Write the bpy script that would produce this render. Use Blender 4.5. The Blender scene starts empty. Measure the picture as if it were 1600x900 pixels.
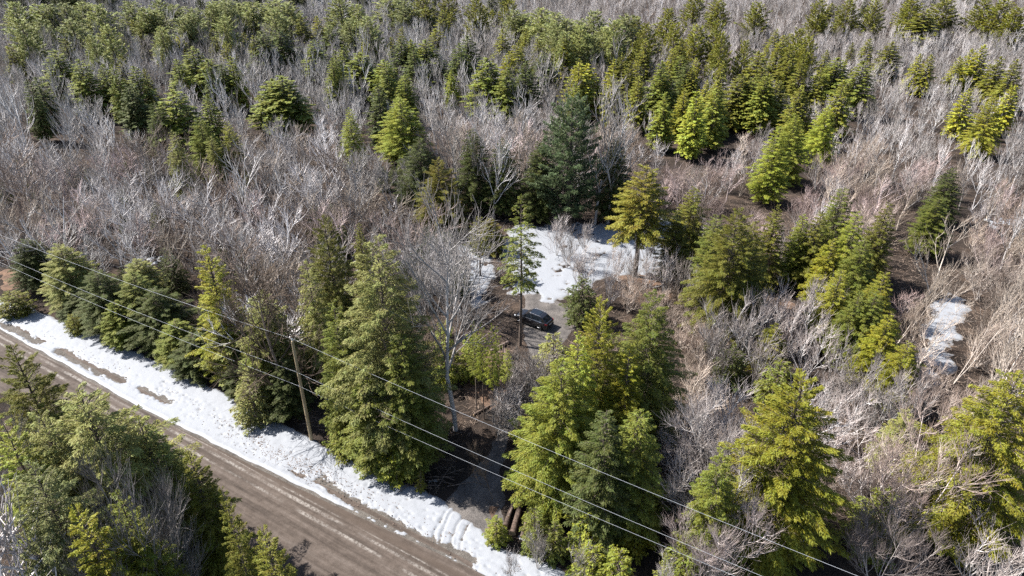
import bpy, math, random
import numpy as np
from mathutils import Vector

# ------------------------------------------------------------------ camera, sky, sun
scene = bpy.context.scene
col = scene.collection
CAM_H, PITCH, FPX = 43.0, math.radians(30), 1062.0
cam_data = bpy.data.cameras.new('camera')
cam = bpy.data.objects.new('camera', cam_data)
col.objects.link(cam)
cam.location = (0, 0, CAM_H)
cam.rotation_euler = (math.radians(90) - PITCH, 0, 0)
cam_data.sensor_width = 36
cam_data.lens = 36 * FPX / 1600
cam_data.clip_end = 3000
scene.camera = cam

SUN_EL = math.radians(45)
SUN_FROM = Vector((-0.95, 0.30, 0)).normalized()          # horizontal direction towards the sun
world = bpy.data.worlds.new('World')
scene.world = world
world.use_nodes = True
wn = world.node_tree
sky = wn.nodes.new('ShaderNodeTexSky')
sky.sky_type = 'NISHITA'
sky.sun_disc = False
sky.sun_elevation = SUN_EL
sky.sun_rotation = math.atan2(SUN_FROM.x, SUN_FROM.y)
wn.links.new(sky.outputs[0], wn.nodes['Background'].inputs[0])
wn.nodes['Background'].inputs[1].default_value = 0.075
sun_data = bpy.data.lights.new('sun', 'SUN')
sun_data.energy = 5.0
sun_data.angle = math.radians(0.5)
sun_data.color = (1.0, 0.965, 0.915)
sun = bpy.data.objects.new('sun', sun_data)
col.objects.link(sun)
to_sun = Vector((SUN_FROM.x * math.cos(SUN_EL), SUN_FROM.y * math.cos(SUN_EL), math.sin(SUN_EL)))
sun.rotation_euler = (-to_sun).to_track_quat('-Z', 'Y').to_euler()
scene.view_settings.view_transform = 'Standard'
scene.view_settings.look = 'None'
scene.view_settings.exposure = 1.32
scene.view_settings.gamma = 1
scene.cycles.use_denoising = False
scene.cycles.max_bounces = 4
scene.cycles.diffuse_bounces = 1
scene.cycles.glossy_bounces = 2
scene.cycles.transmission_bounces = 2

rng = np.random.default_rng(7)
random.seed(7)

# ------------------------------------------------------------------ picture -> place
def ray(px, py):
    x, y = px - 800.0, 450.0 - py
    return x, FPX * math.cos(PITCH) + y * math.sin(PITCH), -FPX * math.sin(PITCH) + y * math.cos(PITCH)

def P(px, py, z=0.0):
    x, f, d = ray(px, py)
    t = (z - CAM_H) / d
    return x * t, f * t

def height_at(px, py, Y):
    x, f, d = ray(px, py)
    return CAM_H + d * Y / f

# road frame: u along the road, n across it (away from the camera side)
RO = np.array([-2.8, 32.4])
RD = np.array([0.858, -0.513]); RD /= np.linalg.norm(RD)
RN = np.array([-RD[1], RD[0]])
def un(X, Y):
    return (X - RO[0]) * RD[0] + (Y - RO[1]) * RD[1], (X - RO[0]) * RN[0] + (Y - RO[1]) * RN[1]
def xy(u, n):
    return RO[0] + u * RD[0] + n * RN[0], RO[1] + u * RD[1] + n * RN[1]

# ------------------------------------------------------------------ numeric noise
def _hash(ix, iy, seed):
    h = np.sin(ix * 127.1 + iy * 311.7 + seed * 74.7) * 43758.5453
    return h - np.floor(h)
def vnoise(x, y, seed=0):
    ix, iy = np.floor(x), np.floor(y)
    fx, fy = x - ix, y - iy
    fx = fx * fx * (3 - 2 * fx); fy = fy * fy * (3 - 2 * fy)
    a = _hash(ix, iy, seed); b = _hash(ix + 1, iy, seed)
    c = _hash(ix, iy + 1, seed); d = _hash(ix + 1, iy + 1, seed)
    return (a * (1 - fx) + b * fx) * (1 - fy) + (c * (1 - fx) + d * fx) * fy
def fbm(x, y, seed=0, octv=4):
    s = 0; a = 0.5
    for i in range(octv):
        s = s + a * vnoise(x * 2 ** i, y * 2 ** i, seed + i * 13)
        a *= 0.5
    return s / (1 - 0.5 ** octv)

# ------------------------------------------------------------------ mesh helpers
def mesh_tris(name, V, F, mats=(), midx=None, attr=None, smooth=False):
    me = bpy.data.meshes.new(name)
    V = np.ascontiguousarray(V, dtype=np.float32); F = np.ascontiguousarray(F, dtype=np.int32)
    k = F.shape[1]
    me.vertices.add(len(V)); me.vertices.foreach_set('co', V.ravel())
    me.loops.add(F.size); me.loops.foreach_set('vertex_index', F.ravel())
    me.polygons.add(len(F)); me.polygons.foreach_set('loop_start', np.arange(0, F.size, k, dtype=np.int32))
    for m in mats: me.materials.append(m)
    if midx is not None: me.polygons.foreach_set('material_index', np.ascontiguousarray(midx, dtype=np.int32))
    if smooth: me.polygons.foreach_set('use_smooth', np.ones(len(F), dtype=bool))
    me.update(calc_edges=True)
    if attr:
        for an, av in attr.items():
            a = me.attributes.new(an, 'FLOAT', 'POINT')
            a.data.foreach_set('value', np.ascontiguousarray(av, dtype=np.float32))
    return me

def frustums(P0, P1, r0, r1, k=3):
    """many separate tapered tubes at once -> V, F(triangles)"""
    P0 = np.asarray(P0, float); P1 = np.asarray(P1, float)
    r0 = np.asarray(r0, float); r1 = np.asarray(r1, float)
    d = P1 - P0
    d = d / (np.linalg.norm(d, axis=1, keepdims=True) + 1e-9)
    ref = np.where(np.abs(d[:, 2:3]) < 0.9, np.array([[0, 0, 1.0]]), np.array([[1.0, 0, 0]]))
    a = np.cross(d, ref); a /= np.linalg.norm(a, axis=1, keepdims=True) + 1e-9
    b = np.cross(d, a)
    n = len(P0)
    ang = np.arange(k) * 2 * np.pi / k
    ring = a[:, None, :] * np.cos(ang)[None, :, None] + b[:, None, :] * np.sin(ang)[None, :, None]
    V = np.concatenate([P0[:, None, :] + ring * r0[:, None, None], P1[:, None, :] + ring * r1[:, None, None]], axis=1).reshape(-1, 3)
    base = (np.arange(n) * 2 * k)[:, None]
    i = np.arange(k); j = (i + 1) % k
    F = np.stack([np.stack([i, j, k + j], 1), np.stack([i, k + j, k + i], 1)], 1).reshape(-1, 3)
    F = (base[:, :, None] + F[None]).reshape(-1, 3)
    return V, F

class Geo:
    def __init__(self): self.V = []; self.F = []; self.A = []; self.n = 0
    def add(self, V, F, lvl=0.0):
        V = np.asarray(V, float); F = np.asarray(F)
        self.V.append(V); self.F.append(F + self.n); self.n += len(V)
        self.A.append(np.full(len(V), lvl) if np.isscalar(lvl) else np.asarray(lvl, float))
    def mesh(self, name, mat, smooth=False):
        return mesh_tris(name, np.concatenate(self.V), np.concatenate(self.F), [mat], None, {'level': np.concatenate(self.A)}, smooth)

def link(name, me, parent=None):
    o = bpy.data.objects.new(name, me)
    col.objects.link(o)
    if parent is not None: o.parent = parent
    return o

def tag(o, label=None, cat=None, group=None, kind=None):
    if label: o['label'] = label
    if cat: o['category'] = cat
    if group: o['group'] = group
    if kind: o['kind'] = kind
    return o

def empty(name, loc, rot=(0, 0, 0), scl=(1, 1, 1)):
    o = bpy.data.objects.new(name, None)
    o.empty_display_size = 0.3
    col.objects.link(o)
    o.location = loc; o.rotation_euler = rot; o.scale = scl
    return o

# ------------------------------------------------------------------ materials
class Mat:
    def __init__(self, name, rough=0.8, spec=0.2):
        self.m = bpy.data.materials.new(name); self.m.use_nodes = True
        self.nt = self.m.node_tree
        self.b = self.nt.nodes['Principled BSDF']
        self.b.inputs['Roughness'].default_value = rough
        self.b.inputs['Specular IOR Level'].default_value = spec
    def n(self, t, **kw):
        nd = self.nt.nodes.new(t)
        for k, v in kw.items(): setattr(nd, k, v)
        return nd
    def l(self, a, b): self.nt.links.new(a, b)
    def noise(self, vec, scale, detail=4, rough=0.6):
        nd = self.n('ShaderNodeTexNoise'); nd.inputs['Scale'].default_value = scale
        nd.inputs['Detail'].default_value = detail; nd.inputs['Roughness'].default_value = rough
        if vec is not None: self.l(vec, nd.inputs['Vector'])
        return nd.outputs['Fac']
    def ramp(self, fac, stops):
        nd = self.n('ShaderNodeValToRGB'); cr = nd.color_ramp
        while len(cr.elements) < len(stops): cr.elements.new(0.5)
        for e, (p, c) in zip(cr.elements, stops):
            e.position = p; e.color = (*c, 1) if len(c) == 3 else c
        self.l(fac, nd.inputs['Fac'])
        return nd.outputs['Color']
    def mix(self, fac, a, b, mode='MIX'):
        nd = self.n('ShaderNodeMix', data_type='RGBA', blend_type=mode)
        for s, v in ((nd.inputs[0], fac), (nd.inputs[6], a), (nd.inputs[7], b)):
            if hasattr(v, 'is_linked') or isinstance(v, bpy.types.NodeSocket): self.l(v, s)
            elif isinstance(v, (int, float)): s.default_value = v
            else: s.default_value = (*v, 1)
        return nd.outputs[2]
    def math(self, op, a, b=0.0, clamp=False):
        nd = self.n('ShaderNodeMath', operation=op); nd.use_clamp = clamp
        for s, v in ((nd.inputs[0], a), (nd.inputs[1], b)):
            if isinstance(v, bpy.types.NodeSocket): self.l(v, s)
            else: s.default_value = v
        return nd.outputs[0]
    def rng(self, v, a, b, c, d):
        nd = self.n('ShaderNodeMapRange'); self.l(v, nd.inputs[0])
        for i, q in enumerate((a, b, c, d)): nd.inputs[i + 1].default_value = q
        return nd.outputs[0]
    def bump(self, h, strength=0.5, dist=0.05):
        nd = self.n('ShaderNodeBump'); nd.inputs['Strength'].default_value = strength
        nd.inputs['Distance'].default_value = dist
        self.l(h, nd.inputs['Height']); self.l(nd.outputs[0], self.b.inputs['Normal'])
    def color(self, c):
        if isinstance(c, bpy.types.NodeSocket): self.l(c, self.b.inputs['Base Color'])
        else: self.b.inputs['Base Color'].default_value = (*c, 1)

def flat(name, c, rough=0.6, spec=0.3, metal=0.0):
    m = Mat(name, rough, spec); m.color(c); m.b.inputs['Metallic'].default_value = metal
    return m.m

def mat_foliage():
    m = Mat('foliage', 0.62, 0.25)
    oi = m.n('ShaderNodeObjectInfo'); ge = m.n('ShaderNodeNewGeometry')
    isl = ge.outputs['Random Per Island']
    hs = m.n('ShaderNodeHueSaturation')
    m.l(oi.outputs['Color'], hs.inputs['Color'])
    tco = m.n('ShaderNodeTexCoord')
    clump = m.noise(tco.outputs['Object'], 0.7, 3, 0.6)
    m.l(m.math('ADD', m.rng(isl, 0, 1, -0.018, 0.018), m.rng(clump, 0.3, 0.7, 0.474, 0.520)), hs.inputs['Hue'])
    m.l(m.rng(isl, 0, 1, 1.1, 0.9), hs.inputs['Saturation'])
    v = m.math('MULTIPLY', m.rng(isl, 0, 1, 0.62, 1.35), m.rng(oi.outputs['Random'], 0, 1, 0.85, 1.15))
    m.l(v, hs.inputs['Value'])
    m.color(hs.outputs[0])
    tr = m.n('ShaderNodeBsdfTranslucent'); m.l(hs.outputs[0], tr.inputs['Color'])
    mx = m.n('ShaderNodeMixShader'); mx.inputs[0].default_value = 0.25
    m.l(m.b.outputs[0], mx.inputs[1]); m.l(tr.outputs[0], mx.inputs[2])
    m.l(mx.outputs[0], m.nt.nodes['Material Output'].inputs['Surface'])
    return m.m

def mat_bark(name, trunk, twig_a, twig_b, patch):
    """bare wood: stem colour to twig colour along 'level', tone drifting from tree to tree over the wood"""
    m = Mat(name, 0.85, 0.15)
    at = m.n('ShaderNodeAttribute', attribute_name='level')
    oi = m.n('ShaderNodeObjectInfo'); tc = m.n('ShaderNodeTexCoord')
    lx = m.n('ShaderNodeSeparateXYZ'); m.l(oi.outputs['Location'], lx.inputs[0])      # alders and young birches take over from grey maples towards the wet ground
    zone = m.math('ADD', m.rng(m.noise(oi.outputs['Location'], 0.018, 2), 0.38, 0.62, -0.3, 0.3), m.rng(lx.outputs[0], -15, 30, 0, 1), True)
    twig = m.mix(m.math('ADD', m.math('MULTIPLY', zone, 0.75), m.math('MULTIPLY', oi.outputs['Random'], 0.25)), twig_a, twig_b)
    stem = m.mix(m.rng(m.noise(tc.outputs['Object'], 5.0, 3), 0.4, 0.62, 0, 1), trunk, patch)
    c = m.mix(at.outputs['Fac'], stem, twig)
    ge = m.n('ShaderNodeNewGeometry')
    v = m.math('MULTIPLY', m.rng(ge.outputs['Random Per Island'], 0, 1, 0.88, 1.12), m.rng(oi.outputs['Random'], 0, 1, 0.65, 1.3))
    hs = m.n('ShaderNodeHueSaturation'); m.l(c, hs.inputs['Color']); m.l(v, hs.inputs['Value'])
    tone = m.ramp(oi.outputs['Random'], [(0.0, (0.70, 0.66, 0.63)), (0.2, (0.92, 0.87, 0.82)), (0.45, (1.0, 0.99, 0.985)), (0.7, (1.05, 1.02, 1.01)), (1.0, (1.22, 1.22, 1.23))])
    m.color(m.mix(1.0, m.mix(1.0, hs.outputs[0], tone, 'MULTIPLY'), oi.outputs['Color'], 'MULTIPLY'))
    return m.m

M_FOL = mat_foliage()
M_BARE = mat_bark('bare_bark', (0.57, 0.555, 0.54), (0.345, 0.33, 0.32), (0.365, 0.31, 0.285), (0.35, 0.338, 0.33))
M_BIRCH = mat_bark('birch_bark', (0.58, 0.52, 0.46), (0.45, 0.38, 0.31), (0.45, 0.38, 0.31), (0.36, 0.31, 0.27))
M_BROWN = mat_bark('brown_bark', (0.22, 0.18, 0.15), (0.30, 0.24, 0.19), (0.30, 0.22, 0.17), (0.13, 0.11, 0.09))
M_TRUNK = mat_bark('conifer_bark', (0.15, 0.12, 0.10), (0.17, 0.14, 0.12), (0.17, 0.14, 0.12), (0.085, 0.07, 0.06))

def mat_ground():
    m = Mat('leaf_litter', 0.95, 0.1)
    tc = m.n('ShaderNodeTexCoord').outputs['Object']
    base = m.ramp(m.noise(tc, 0.35, 5), [(0.3, (0.026, 0.022, 0.020)), (0.5, (0.055, 0.044, 0.038)), (0.7, (0.115, 0.086, 0.068))])
    fine = m.ramp(m.noise(tc, 9.0, 4, 0.7), [(0.32, (0.25, 0.25, 0.26)), (0.55, (1.0, 0.97, 0.93)), (0.72, (2.3, 1.9, 1.5))])
    m.color(m.mix(1.0, base, fine, 'MULTIPLY'))
    m.bump(m.noise(tc, 5.0, 6, 0.75), 1.0, 0.22)
    return m.m

def mat_road():
    m = Mat('dirt_road', 0.9, 0.2)
    at = m.n('ShaderNodeAttribute', attribute_name='u'); an = m.n('ShaderNodeAttribute', attribute_name='n')
    cmb = m.n('ShaderNodeCombineXYZ')
    m.l(m.math('MULTIPLY', at.outputs['Fac'], 0.06), cmb.inputs[0]); m.l(an.outputs['Fac'], cmb.inputs[1])
    cm2 = m.n('ShaderNodeCombineXYZ')
    m.l(m.math('MULTIPLY', at.outputs['Fac'], 0.10), cm2.inputs[0]); m.l(m.math('MULTIPLY', an.outputs['Fac'], 2.2), cm2.inputs[1])
    tc = m.n('ShaderNodeTexCoord').outputs['Object']
    streak = m.noise(cmb.outputs[0], 2.2, 5, 0.55)
    c = m.ramp(streak, [(0.3, (0.052, 0.041, 0.034)), (0.52, (0.092, 0.073, 0.061)), (0.72, (0.125, 0.103, 0.089))])
    c = m.mix(1.0, c, m.ramp(m.noise(tc, 1.6, 6, 0.7), [(0.25, (0.62, 0.6, 0.58)), (0.75, (1.25, 1.25, 1.25))]), 'MULTIPLY')
    c = m.mix(1.0, c, m.ramp(m.noise(tc, 14, 3, 0.7), [(0.25, (0.78, 0.78, 0.78)), (0.75, (1.2, 1.2, 1.2))]), 'MULTIPLY')
    # pale dried strips between the wheel tracks
    pale = None
    wob = m.rng(m.noise(cm2.outputs[0], 1.3, 3), 0, 1, -0.35, 0.35)
    for off, wid, seed in ((-1.4, 0.16, 0.0), (-2.15, 0.14, 7.0), (-0.95, 0.07, 3.0)):
        d = m.math('ABSOLUTE', m.math('SUBTRACT', m.math('ADD', an.outputs['Fac'], m.math('MULTIPLY', wob, 0.5)), off))
        s = m.rng(d, wid * 1.2, wid * 0.3, 0, 1)
        c3 = m.n('ShaderNodeCombineXYZ'); m.l(m.math('MULTIPLY', at.outputs['Fac'], 0.09), c3.inputs[0]); c3.inputs[1].default_value = seed
        brk = m.rng(m.noise(c3.outputs[0], 1.7, 4), 0.42, 0.54, 0, 1)
        gr = m.rng(m.noise(tc, 4.5, 4, 0.75), 0.38, 0.58, 0, 1)
        s = m.math('MULTIPLY', m.math('MULTIPLY', s, brk), gr)
        pale = s if pale is None else m.math('MAXIMUM', pale, s)
    c = m.mix(m.math('MULTIPLY', pale, 0.8), c, (0.29, 0.265, 0.24))
    # darker damp wheel track along the snow side
    d = m.rng(m.math('ABSOLUTE', m.math('SUBTRACT', m.math('ADD', an.outputs['Fac'], wob), -0.55)), 0.55, 0.1, 0, 1)
    c = m.mix(m.math('MULTIPLY', d, 0.6), c, (0.075, 0.056, 0.044))
    m.color(c)
    h = m.math('ADD', m.noise(cm2.outputs[0], 3.0, 4), m.math('MULTIPLY', m.noise(tc, 12, 4, 0.7), 0.5))
    m.bump(h, 0.6, 0.05)
    return m.m

def mat_gravel(name, a, b):
    m = Mat(name, 0.95, 0.15)
    tc = m.n('ShaderNodeTexCoord').outputs['Object']
    c = m.ramp(m.noise(tc, 0.9, 5), [(0.3, a), (0.7, b)])
    c = m.mix(1.0, c, m.ramp(m.noise(tc, 13, 3, 0.8), [(0.3, (0.45, 0.45, 0.45)), (0.7, (1.5, 1.48, 1.45))]), 'MULTIPLY')
    m.color(c); m.bump(m.noise(tc, 11, 4, 0.8), 0.9, 0.06)
    return m.m

def mat_snow():
    m = Mat('snow', 0.6, 0.3)
    tc = m.n('ShaderNodeTexCoord').outputs['Object']
    sep = m.n('ShaderNodeSeparateXYZ'); m.l(tc, sep.inputs[0])
    thin = m.rng(m.math('ADD', sep.outputs[2], m.math('MULTIPLY', m.noise(tc, 6.0, 5, 0.75), 0.10)), 0.12, 0.045, 0, 0.9)     # grit shows where the snow has melted thin
    dirt = m.math('MAXIMUM', m.rng(m.noise(tc, 3.2, 6, 0.75), 0.62, 0.76, 0, 0.5), thin)
    c = m.mix(dirt, (0.268, 0.279, 0.30), (0.15, 0.136, 0.122))
    m.color(c); m.bump(m.noise(tc, 4, 6, 0.7), 0.32, 0.08)
    return m.m

M_GROUND, M_ROAD, M_SNOW = mat_ground(), mat_road(), mat_snow()
M_SHOULDER = mat_gravel('shoulder_gravel', (0.075, 0.067, 0.06), (0.15, 0.135, 0.12))
M_DRIVE = mat_gravel('drive_gravel', (0.07, 0.065, 0.063), (0.16, 0.145, 0.135))
M_LEAF = mat_gravel('rust_leaves', (0.085, 0.060, 0.046), (0.20, 0.125, 0.085))

# ------------------------------------------------------------------ ground
def grid_sheet(name, x0, x1, y0, y1, z, mat, nx=2, ny=2, kind='structure'):
    xs, ys = np.linspace(x0, x1, nx), np.linspace(y0, y1, ny)
    X, Y = np.meshgrid(xs, ys)
    V = np.stack([X.ravel(), Y.ravel(), np.full(X.size, z)], 1)
    i = np.arange(ny - 1)[:, None] * nx + np.arange(nx - 1)[None]
    F = np.stack([i, i + 1, i + nx + 1, i + nx], -1).reshape(-1, 4)
    o = link(name, mesh_tris(name, V, F, [mat])); tag(o, kind=kind)
    return o
g = grid_sheet('ground', -1500, 1500, -600, 2400, 0.0, M_GROUND)
tag(g, 'brown leaf-littered forest floor under the trees', 'ground')

def lattice(u0, u1, v0, v1, su, sv):
    us, vs = np.arange(u0, u1 + su, su), np.arange(v0, v1 + sv, sv)
    U, N = np.meshgrid(us, vs)
    return U, N, len(us), len(vs)

def patch_mesh(name, X, Y, Z, nx, ny, mat, cut=-0.025, attr=None):
    keep = Z > cut
    i = np.arange(ny - 1)[:, None] * nx + np.arange(nx - 1)[None]
    Q = np.stack([i, i + 1, i + nx + 1, i + nx], -1).reshape(-1, 4)
    k = keep.ravel()[Q].any(1)
    Q = Q[k]
    used = np.unique(Q)
    mp = np.full(X.size, -1); mp[used] = np.arange(len(used))
    V = np.stack([X.ravel(), Y.ravel(), Z.ravel()], 1)[used]
    at = {a: b.ravel()[used] for a, b in attr.items()} if attr else None
    return mesh_tris(name, V, mp[Q], [mat], None, at, True)

def sstep(a, b, x):
    t = np.clip((x - a) / (b - a), 0, 1)
    return t * t * (3 - 2 * t)

def poly_dist(X, Y, poly):
    """signed distance to a polygon, positive inside"""
    px = np.array(poly, float); qx = np.roll(px, -1, 0)
    d = np.full(X.shape, 1e9); ins = np.zeros(X.shape, bool)
    for (ax, ay), (bx, by) in zip(px, qx):
        ex, ey = bx - ax, by - ay
        t = np.clip(((X - ax) * ex + (Y - ay) * ey) / (ex * ex + ey * ey + 1e-9), 0, 1)
        d = np.minimum(d, np.hypot(X - ax - t * ex, Y - ay - t * ey))
        c = ((ay > Y) != (by > Y)) & (X < (bx - ax) * (Y - ay) / (by - ay + 1e-12) + ax)
        ins ^= c
    return np.where(ins, d, -d)

def line_dist(X, Y, pts):
    d = np.full(X.shape, 1e9)
    for (ax, ay), (bx, by) in zip(pts[:-1], pts[1:]):
        ex, ey = bx - ax, by - ay
        t = np.clip(((X - ax) * ex + (Y - ay) * ey) / (ex * ex + ey * ey + 1e-9), 0, 1)
        d = np.minimum(d, np.hypot(X - ax - t * ex, Y - ay - t * ey))
    return d

# road: a strip with shallow ruts
U, N, nu, nv = lattice(-125, 45, -7.2, 0.9, 0.3, 0.15)
Xr, Yr = xy(U, N)
Zr = 0.035 - 0.02 * np.exp(-((N + 0.6) / 0.3) ** 2) - 0.02 * np.exp(-((N + 2.3) / 0.3) ** 2) - 0.015 * np.exp(-((N + 4.6) / 0.5) ** 2) + 0.012 * (fbm(U * 0.5, N * 3, 3) - 0.5)
Zr = np.where(N < -6.7 + 0.6 * (fbm(U * 0.6, N, 5) - 0.5), -0.05, Zr)
o = link('road', patch_mesh('road', Xr, Yr, Zr, nu, nv, M_ROAD, attr={'u': U, 'n': N}))
tag(o, 'brown dirt road with pale dry streaks and wheel ruts', 'road', kind='structure')
def edge_fit(pxs):
    q = sorted(un(*P(*p)) for p in pxs)
    a = np.array([k[0] for k in q]); b = np.array([k[1] for k in q])
    return lambda u: np.interp(u, a, b)
verge_in = edge_fit([(0, 517), (100, 572), (200, 630), (250, 655), (400, 730), (533, 795), (650, 850), (740, 893)])
verge_far = edge_fit([(0, 468), (100, 503), (200, 543), (300, 588), (350, 617), (400, 650), (450, 668), (500, 692), (550, 720), (600, 743), (650, 762), (700, 795), (750, 832), (790, 858), (865, 885)])
# gravel shoulder under the snow
U, N, nu, nv = lattice(-125, 45, -1.5, 3.4, 0.5, 0.15)
Xs, Ys = xy(U, N)
Zs = 0.045 - 0.02 * sstep(0, 1, N) - 0.05 * sstep(2.6, 3.3, N + 0.5 * fbm(U * 0.4, N, 9)) - 0.10 * sstep(0.05, -0.25, N - verge_in(U))
o = link('gravel_shoulder', patch_mesh('gravel_shoulder', Xs, Ys, Zs, nu, nv, M_SHOULDER))
tag(o, 'grey-brown gravel shoulder showing through the roadside snow', 'gravel', kind='structure')

# snow verge
def verge_outer(u):
    return verge_far(u) + 0.25 + 0.5 * (fbm(u * 0.3, u * 0 + 3.3, 21) - 0.5) * 2
print('verge', [(round(float(u)), round(float(verge_in(u)), 1), round(float(verge_far(u)), 1)) for u in range(-60, 11, 10)])
VSTREAK = []      # bare gravel streaks, as (pixel polyline, half width)
for pl, w in (([(0, 506), (30, 519), (64, 536)], 0.36), ([(92, 548), (125, 565), (160, 582), (192, 594)], 0.42), ([(220, 607), (240, 618), (266, 630)], 0.30),
              ([(498, 750), (545, 782), (590, 807), (640, 832), (690, 855), (738, 878)], 0.40), ([(452, 735), (475, 745)], 0.15)):
    VSTREAK.append(([P(*q) for q in pl], w))
TRACKS = [[P(*q) for q in pl] for pl in ([(672, 858), (680, 830), (697, 800), (712, 780)], [(684, 862), (690, 835), (703, 804), (720, 784)],
                                         [(703, 866), (706, 840), (716, 818), (734, 796)], [(718, 880), (719, 850), (728, 826), (744, 804)])]
U, N, nu, nv = lattice(-120, 36, -1.8, 7.4, 0.11, 0.08)
Xv, Yv = xy(U, N)
edge_in = verge_in(U) + 0.05 + 0.35 * (fbm(U * 0.5, N * 0.2, 31) - 0.5)
dv = np.minimum(N - edge_in, verge_outer(U) - N + 0.7 * (fbm(U * 0.8, N * 0.8, 33) - 0.5))
Zv = -0.05 + 0.17 * sstep(-0.1, 0.5, dv) + 0.10 * (fbm(U * 0.6, N * 0.6, 35) - 0.5) * sstep(0, 0.6, dv) + 0.03 * (fbm(U * 2.0, N * 2.0, 36, 3) - 0.5) * sstep(0, 0.4, dv)
Zv += 0.07 * np.exp(-((N - edge_in - 0.35) / 0.3) ** 2) * sstep(0, 0.2, dv) * fbm(U * 1.2, N, 38)
for pts, w in VSTREAK:
    d = line_dist(Xv, Yv, pts) + 0.9 * (fbm(U * 1.3, N * 3.0, 40) - 0.5) + 0.5 * (fbm(U * 5.0, N * 6.0, 43, 3) - 0.5)
    Zv -= 0.17 * sstep(w + 0.30, w - 0.22, d)
for pts in TRACKS:
    d = line_dist(Xv, Yv, pts)
    brk = sstep(0.25, 0.5, fbm(U * 2.5, N * 2.5, 47, 3))
    Zv -= 0.075 * sstep(0.14, 0.05, d) * (0.4 + 0.6 * brk) - 0.0 * np.exp(-((d - 0.22) / 0.06) ** 2)
fr = np.random.default_rng(11)
for i in range(330):          # footprints and pock marks
    fu = fr.uniform(-62, 12); fn = fr.uniform(0.6, 4.4)
    if i < 260: fu = fr.uniform(-40, 6); fn = np.clip(0.035 * (fu + 40) * 0 + fr.normal(1.9, 0.8), 0.5, 4.2)
    iu = int((fu + 120) / 0.11); iv = int((fn + 1.8) / 0.08)
    sl = (slice(max(iv - 5, 0), iv + 6), slice(max(iu - 4, 0), iu + 5))
    rr = np.hypot((U[sl] - fu) / 0.17, (N[sl] - fn) / 0.12)
    Zv[sl] -= fr.uniform(0.025, 0.065) * np.exp(-rr ** 2)
o = link('snow_verge', patch_mesh('snow_verge', Xv, Yv, Zv, nu, nv, M_SNOW))
tag(o, 'trodden white snow verge between dirt road and trees', 'snow', kind='stuff')
def verge_z(x, y):
    u, n = un(x, y)
    return float(Zv[min(max(int((n + 1.8) / 0.08), 0), nv - 1), min(max(int((u + 120) / 0.11), 0), nu - 1)])

# driveway
DRIVE_PX = [(728, 812), (757, 750), (785, 690), (812, 640), (835, 590), (850, 545), (858, 510), (850, 478), (838, 458)]
DRIVE = [P(*q) for q in DRIVE_PX]
U, N, nu, nv = lattice(-10, 14, 33, 84, 0.2, 0.2)
hw = 0.7 + 2.3 * np.exp(-((N - 37) / 4.5) ** 2) + 2.6 * np.exp(-((N - 67) / 6) ** 2)
d = hw - line_dist(U, N, DRIVE) + 1.2 * (fbm(U * 0.7, N * 0.7, 51) - 0.5)
Zd = -0.05 + 0.085 * sstep(-0.3, 0.3, d) + 0.03 * (fbm(U * 1.2, N * 1.2, 52) - 0.5)
o = link('gravel_drive', patch_mesh('gravel_drive', U, N, Zd, nu, nv, M_DRIVE))
tag(o, 'dark gravel driveway leading from the road to the parked car', 'driveway', kind='structure')

# snow in the clearing and elsewhere
def snow_patch(label, px_poly, seed, cover=0.0, step=0.2, amp=2.0):
    poly = [P(*q) for q in px_poly]
    a = np.array(poly)
    X, Y, nx, ny = lattice(a[:, 0].min() - 1.5, a[:, 0].max() + 1.5, a[:, 1].min() - 1.5, a[:, 1].max() + 1.5, step, step)
    d = poly_dist(X, Y, poly) + amp * (fbm(X * 0.45, Y * 0.45, seed) - 0.5) * 1.6 + 1.3 * (fbm(X * 1.6, Y * 1.6, seed + 3) - 0.5)
    hole = sstep(0.56, 0.68, 0.6 * fbm(X * 0.5, Y * 0.5, seed + 7) + 0.4 * fbm(X * 1.7, Y * 1.7, seed + 9) + cover + 0.10 * sstep(2.5, 0.3, d))
    Z = -0.06 + 0.16 * sstep(-0.5, 1.3, d) + 0.06 * (fbm(X * 0.9, Y * 0.9, seed + 5) - 0.5) - 0.2 * hole
    o = link('snow_patch', patch_mesh('snow_patch', X, Y, Z, nx, ny, M_SNOW))
    tag(o, label, 'snow', 'snow lying on the forest floor', 'stuff')
    return poly
CLEAR = snow_patch('bright open snow field in the clearing behind the parked car', [(770, 455), (800, 420), (770, 385), (800, 352), (860, 345), (930, 350), (1000, 336), (1075, 345), (1072, 425), (1000, 430), (935, 440), (900, 468), (850, 470), (800, 462)], 61, -0.08)
snow_patch('patchy thin snow among bushes at the edge of the clearing', [(600, 392), (700, 375), (785, 380), (775, 440), (750, 480), (690, 460), (630, 440)], 67, -0.03)
SNOW_R = snow_patch('narrow blue-shaded snow strip between birches and yellow firs', [(1440, 500), (1480, 455), (1510, 470), (1505, 530), (1490, 570), (1460, 620), (1430, 600)], 71, -0.15)
snow_patch('small snow patch in the thicket beyond the birches', [(1530, 342), (1600, 338), (1640, 350), (1560, 362)], 75, -0.02)
snow_patch('small snow patch under the bare trees beside the power line', [(225, 400), (268, 398), (270, 415), (230, 415)], 77, 0.0)
snow_patch('shaded snow scrap at the mouth of the driveway', [(640, 752), (690, 745), (700, 775), (668, 778)], 79, 0.03, 0.12, 1.0)
snow_patch('snow scraps around the roadside logs', [(765, 795), (800, 780), (850, 800), (858, 862), (800, 858), (775, 830)], 81, 0.07, 0.12, 1.0)
snow_patch('snow scrap under the tall yellow spruce by the wires', [(1160, 800), (1210, 805), (1220, 840), (1180, 838)], 83, 0.02, 0.15, 1.0)

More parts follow.
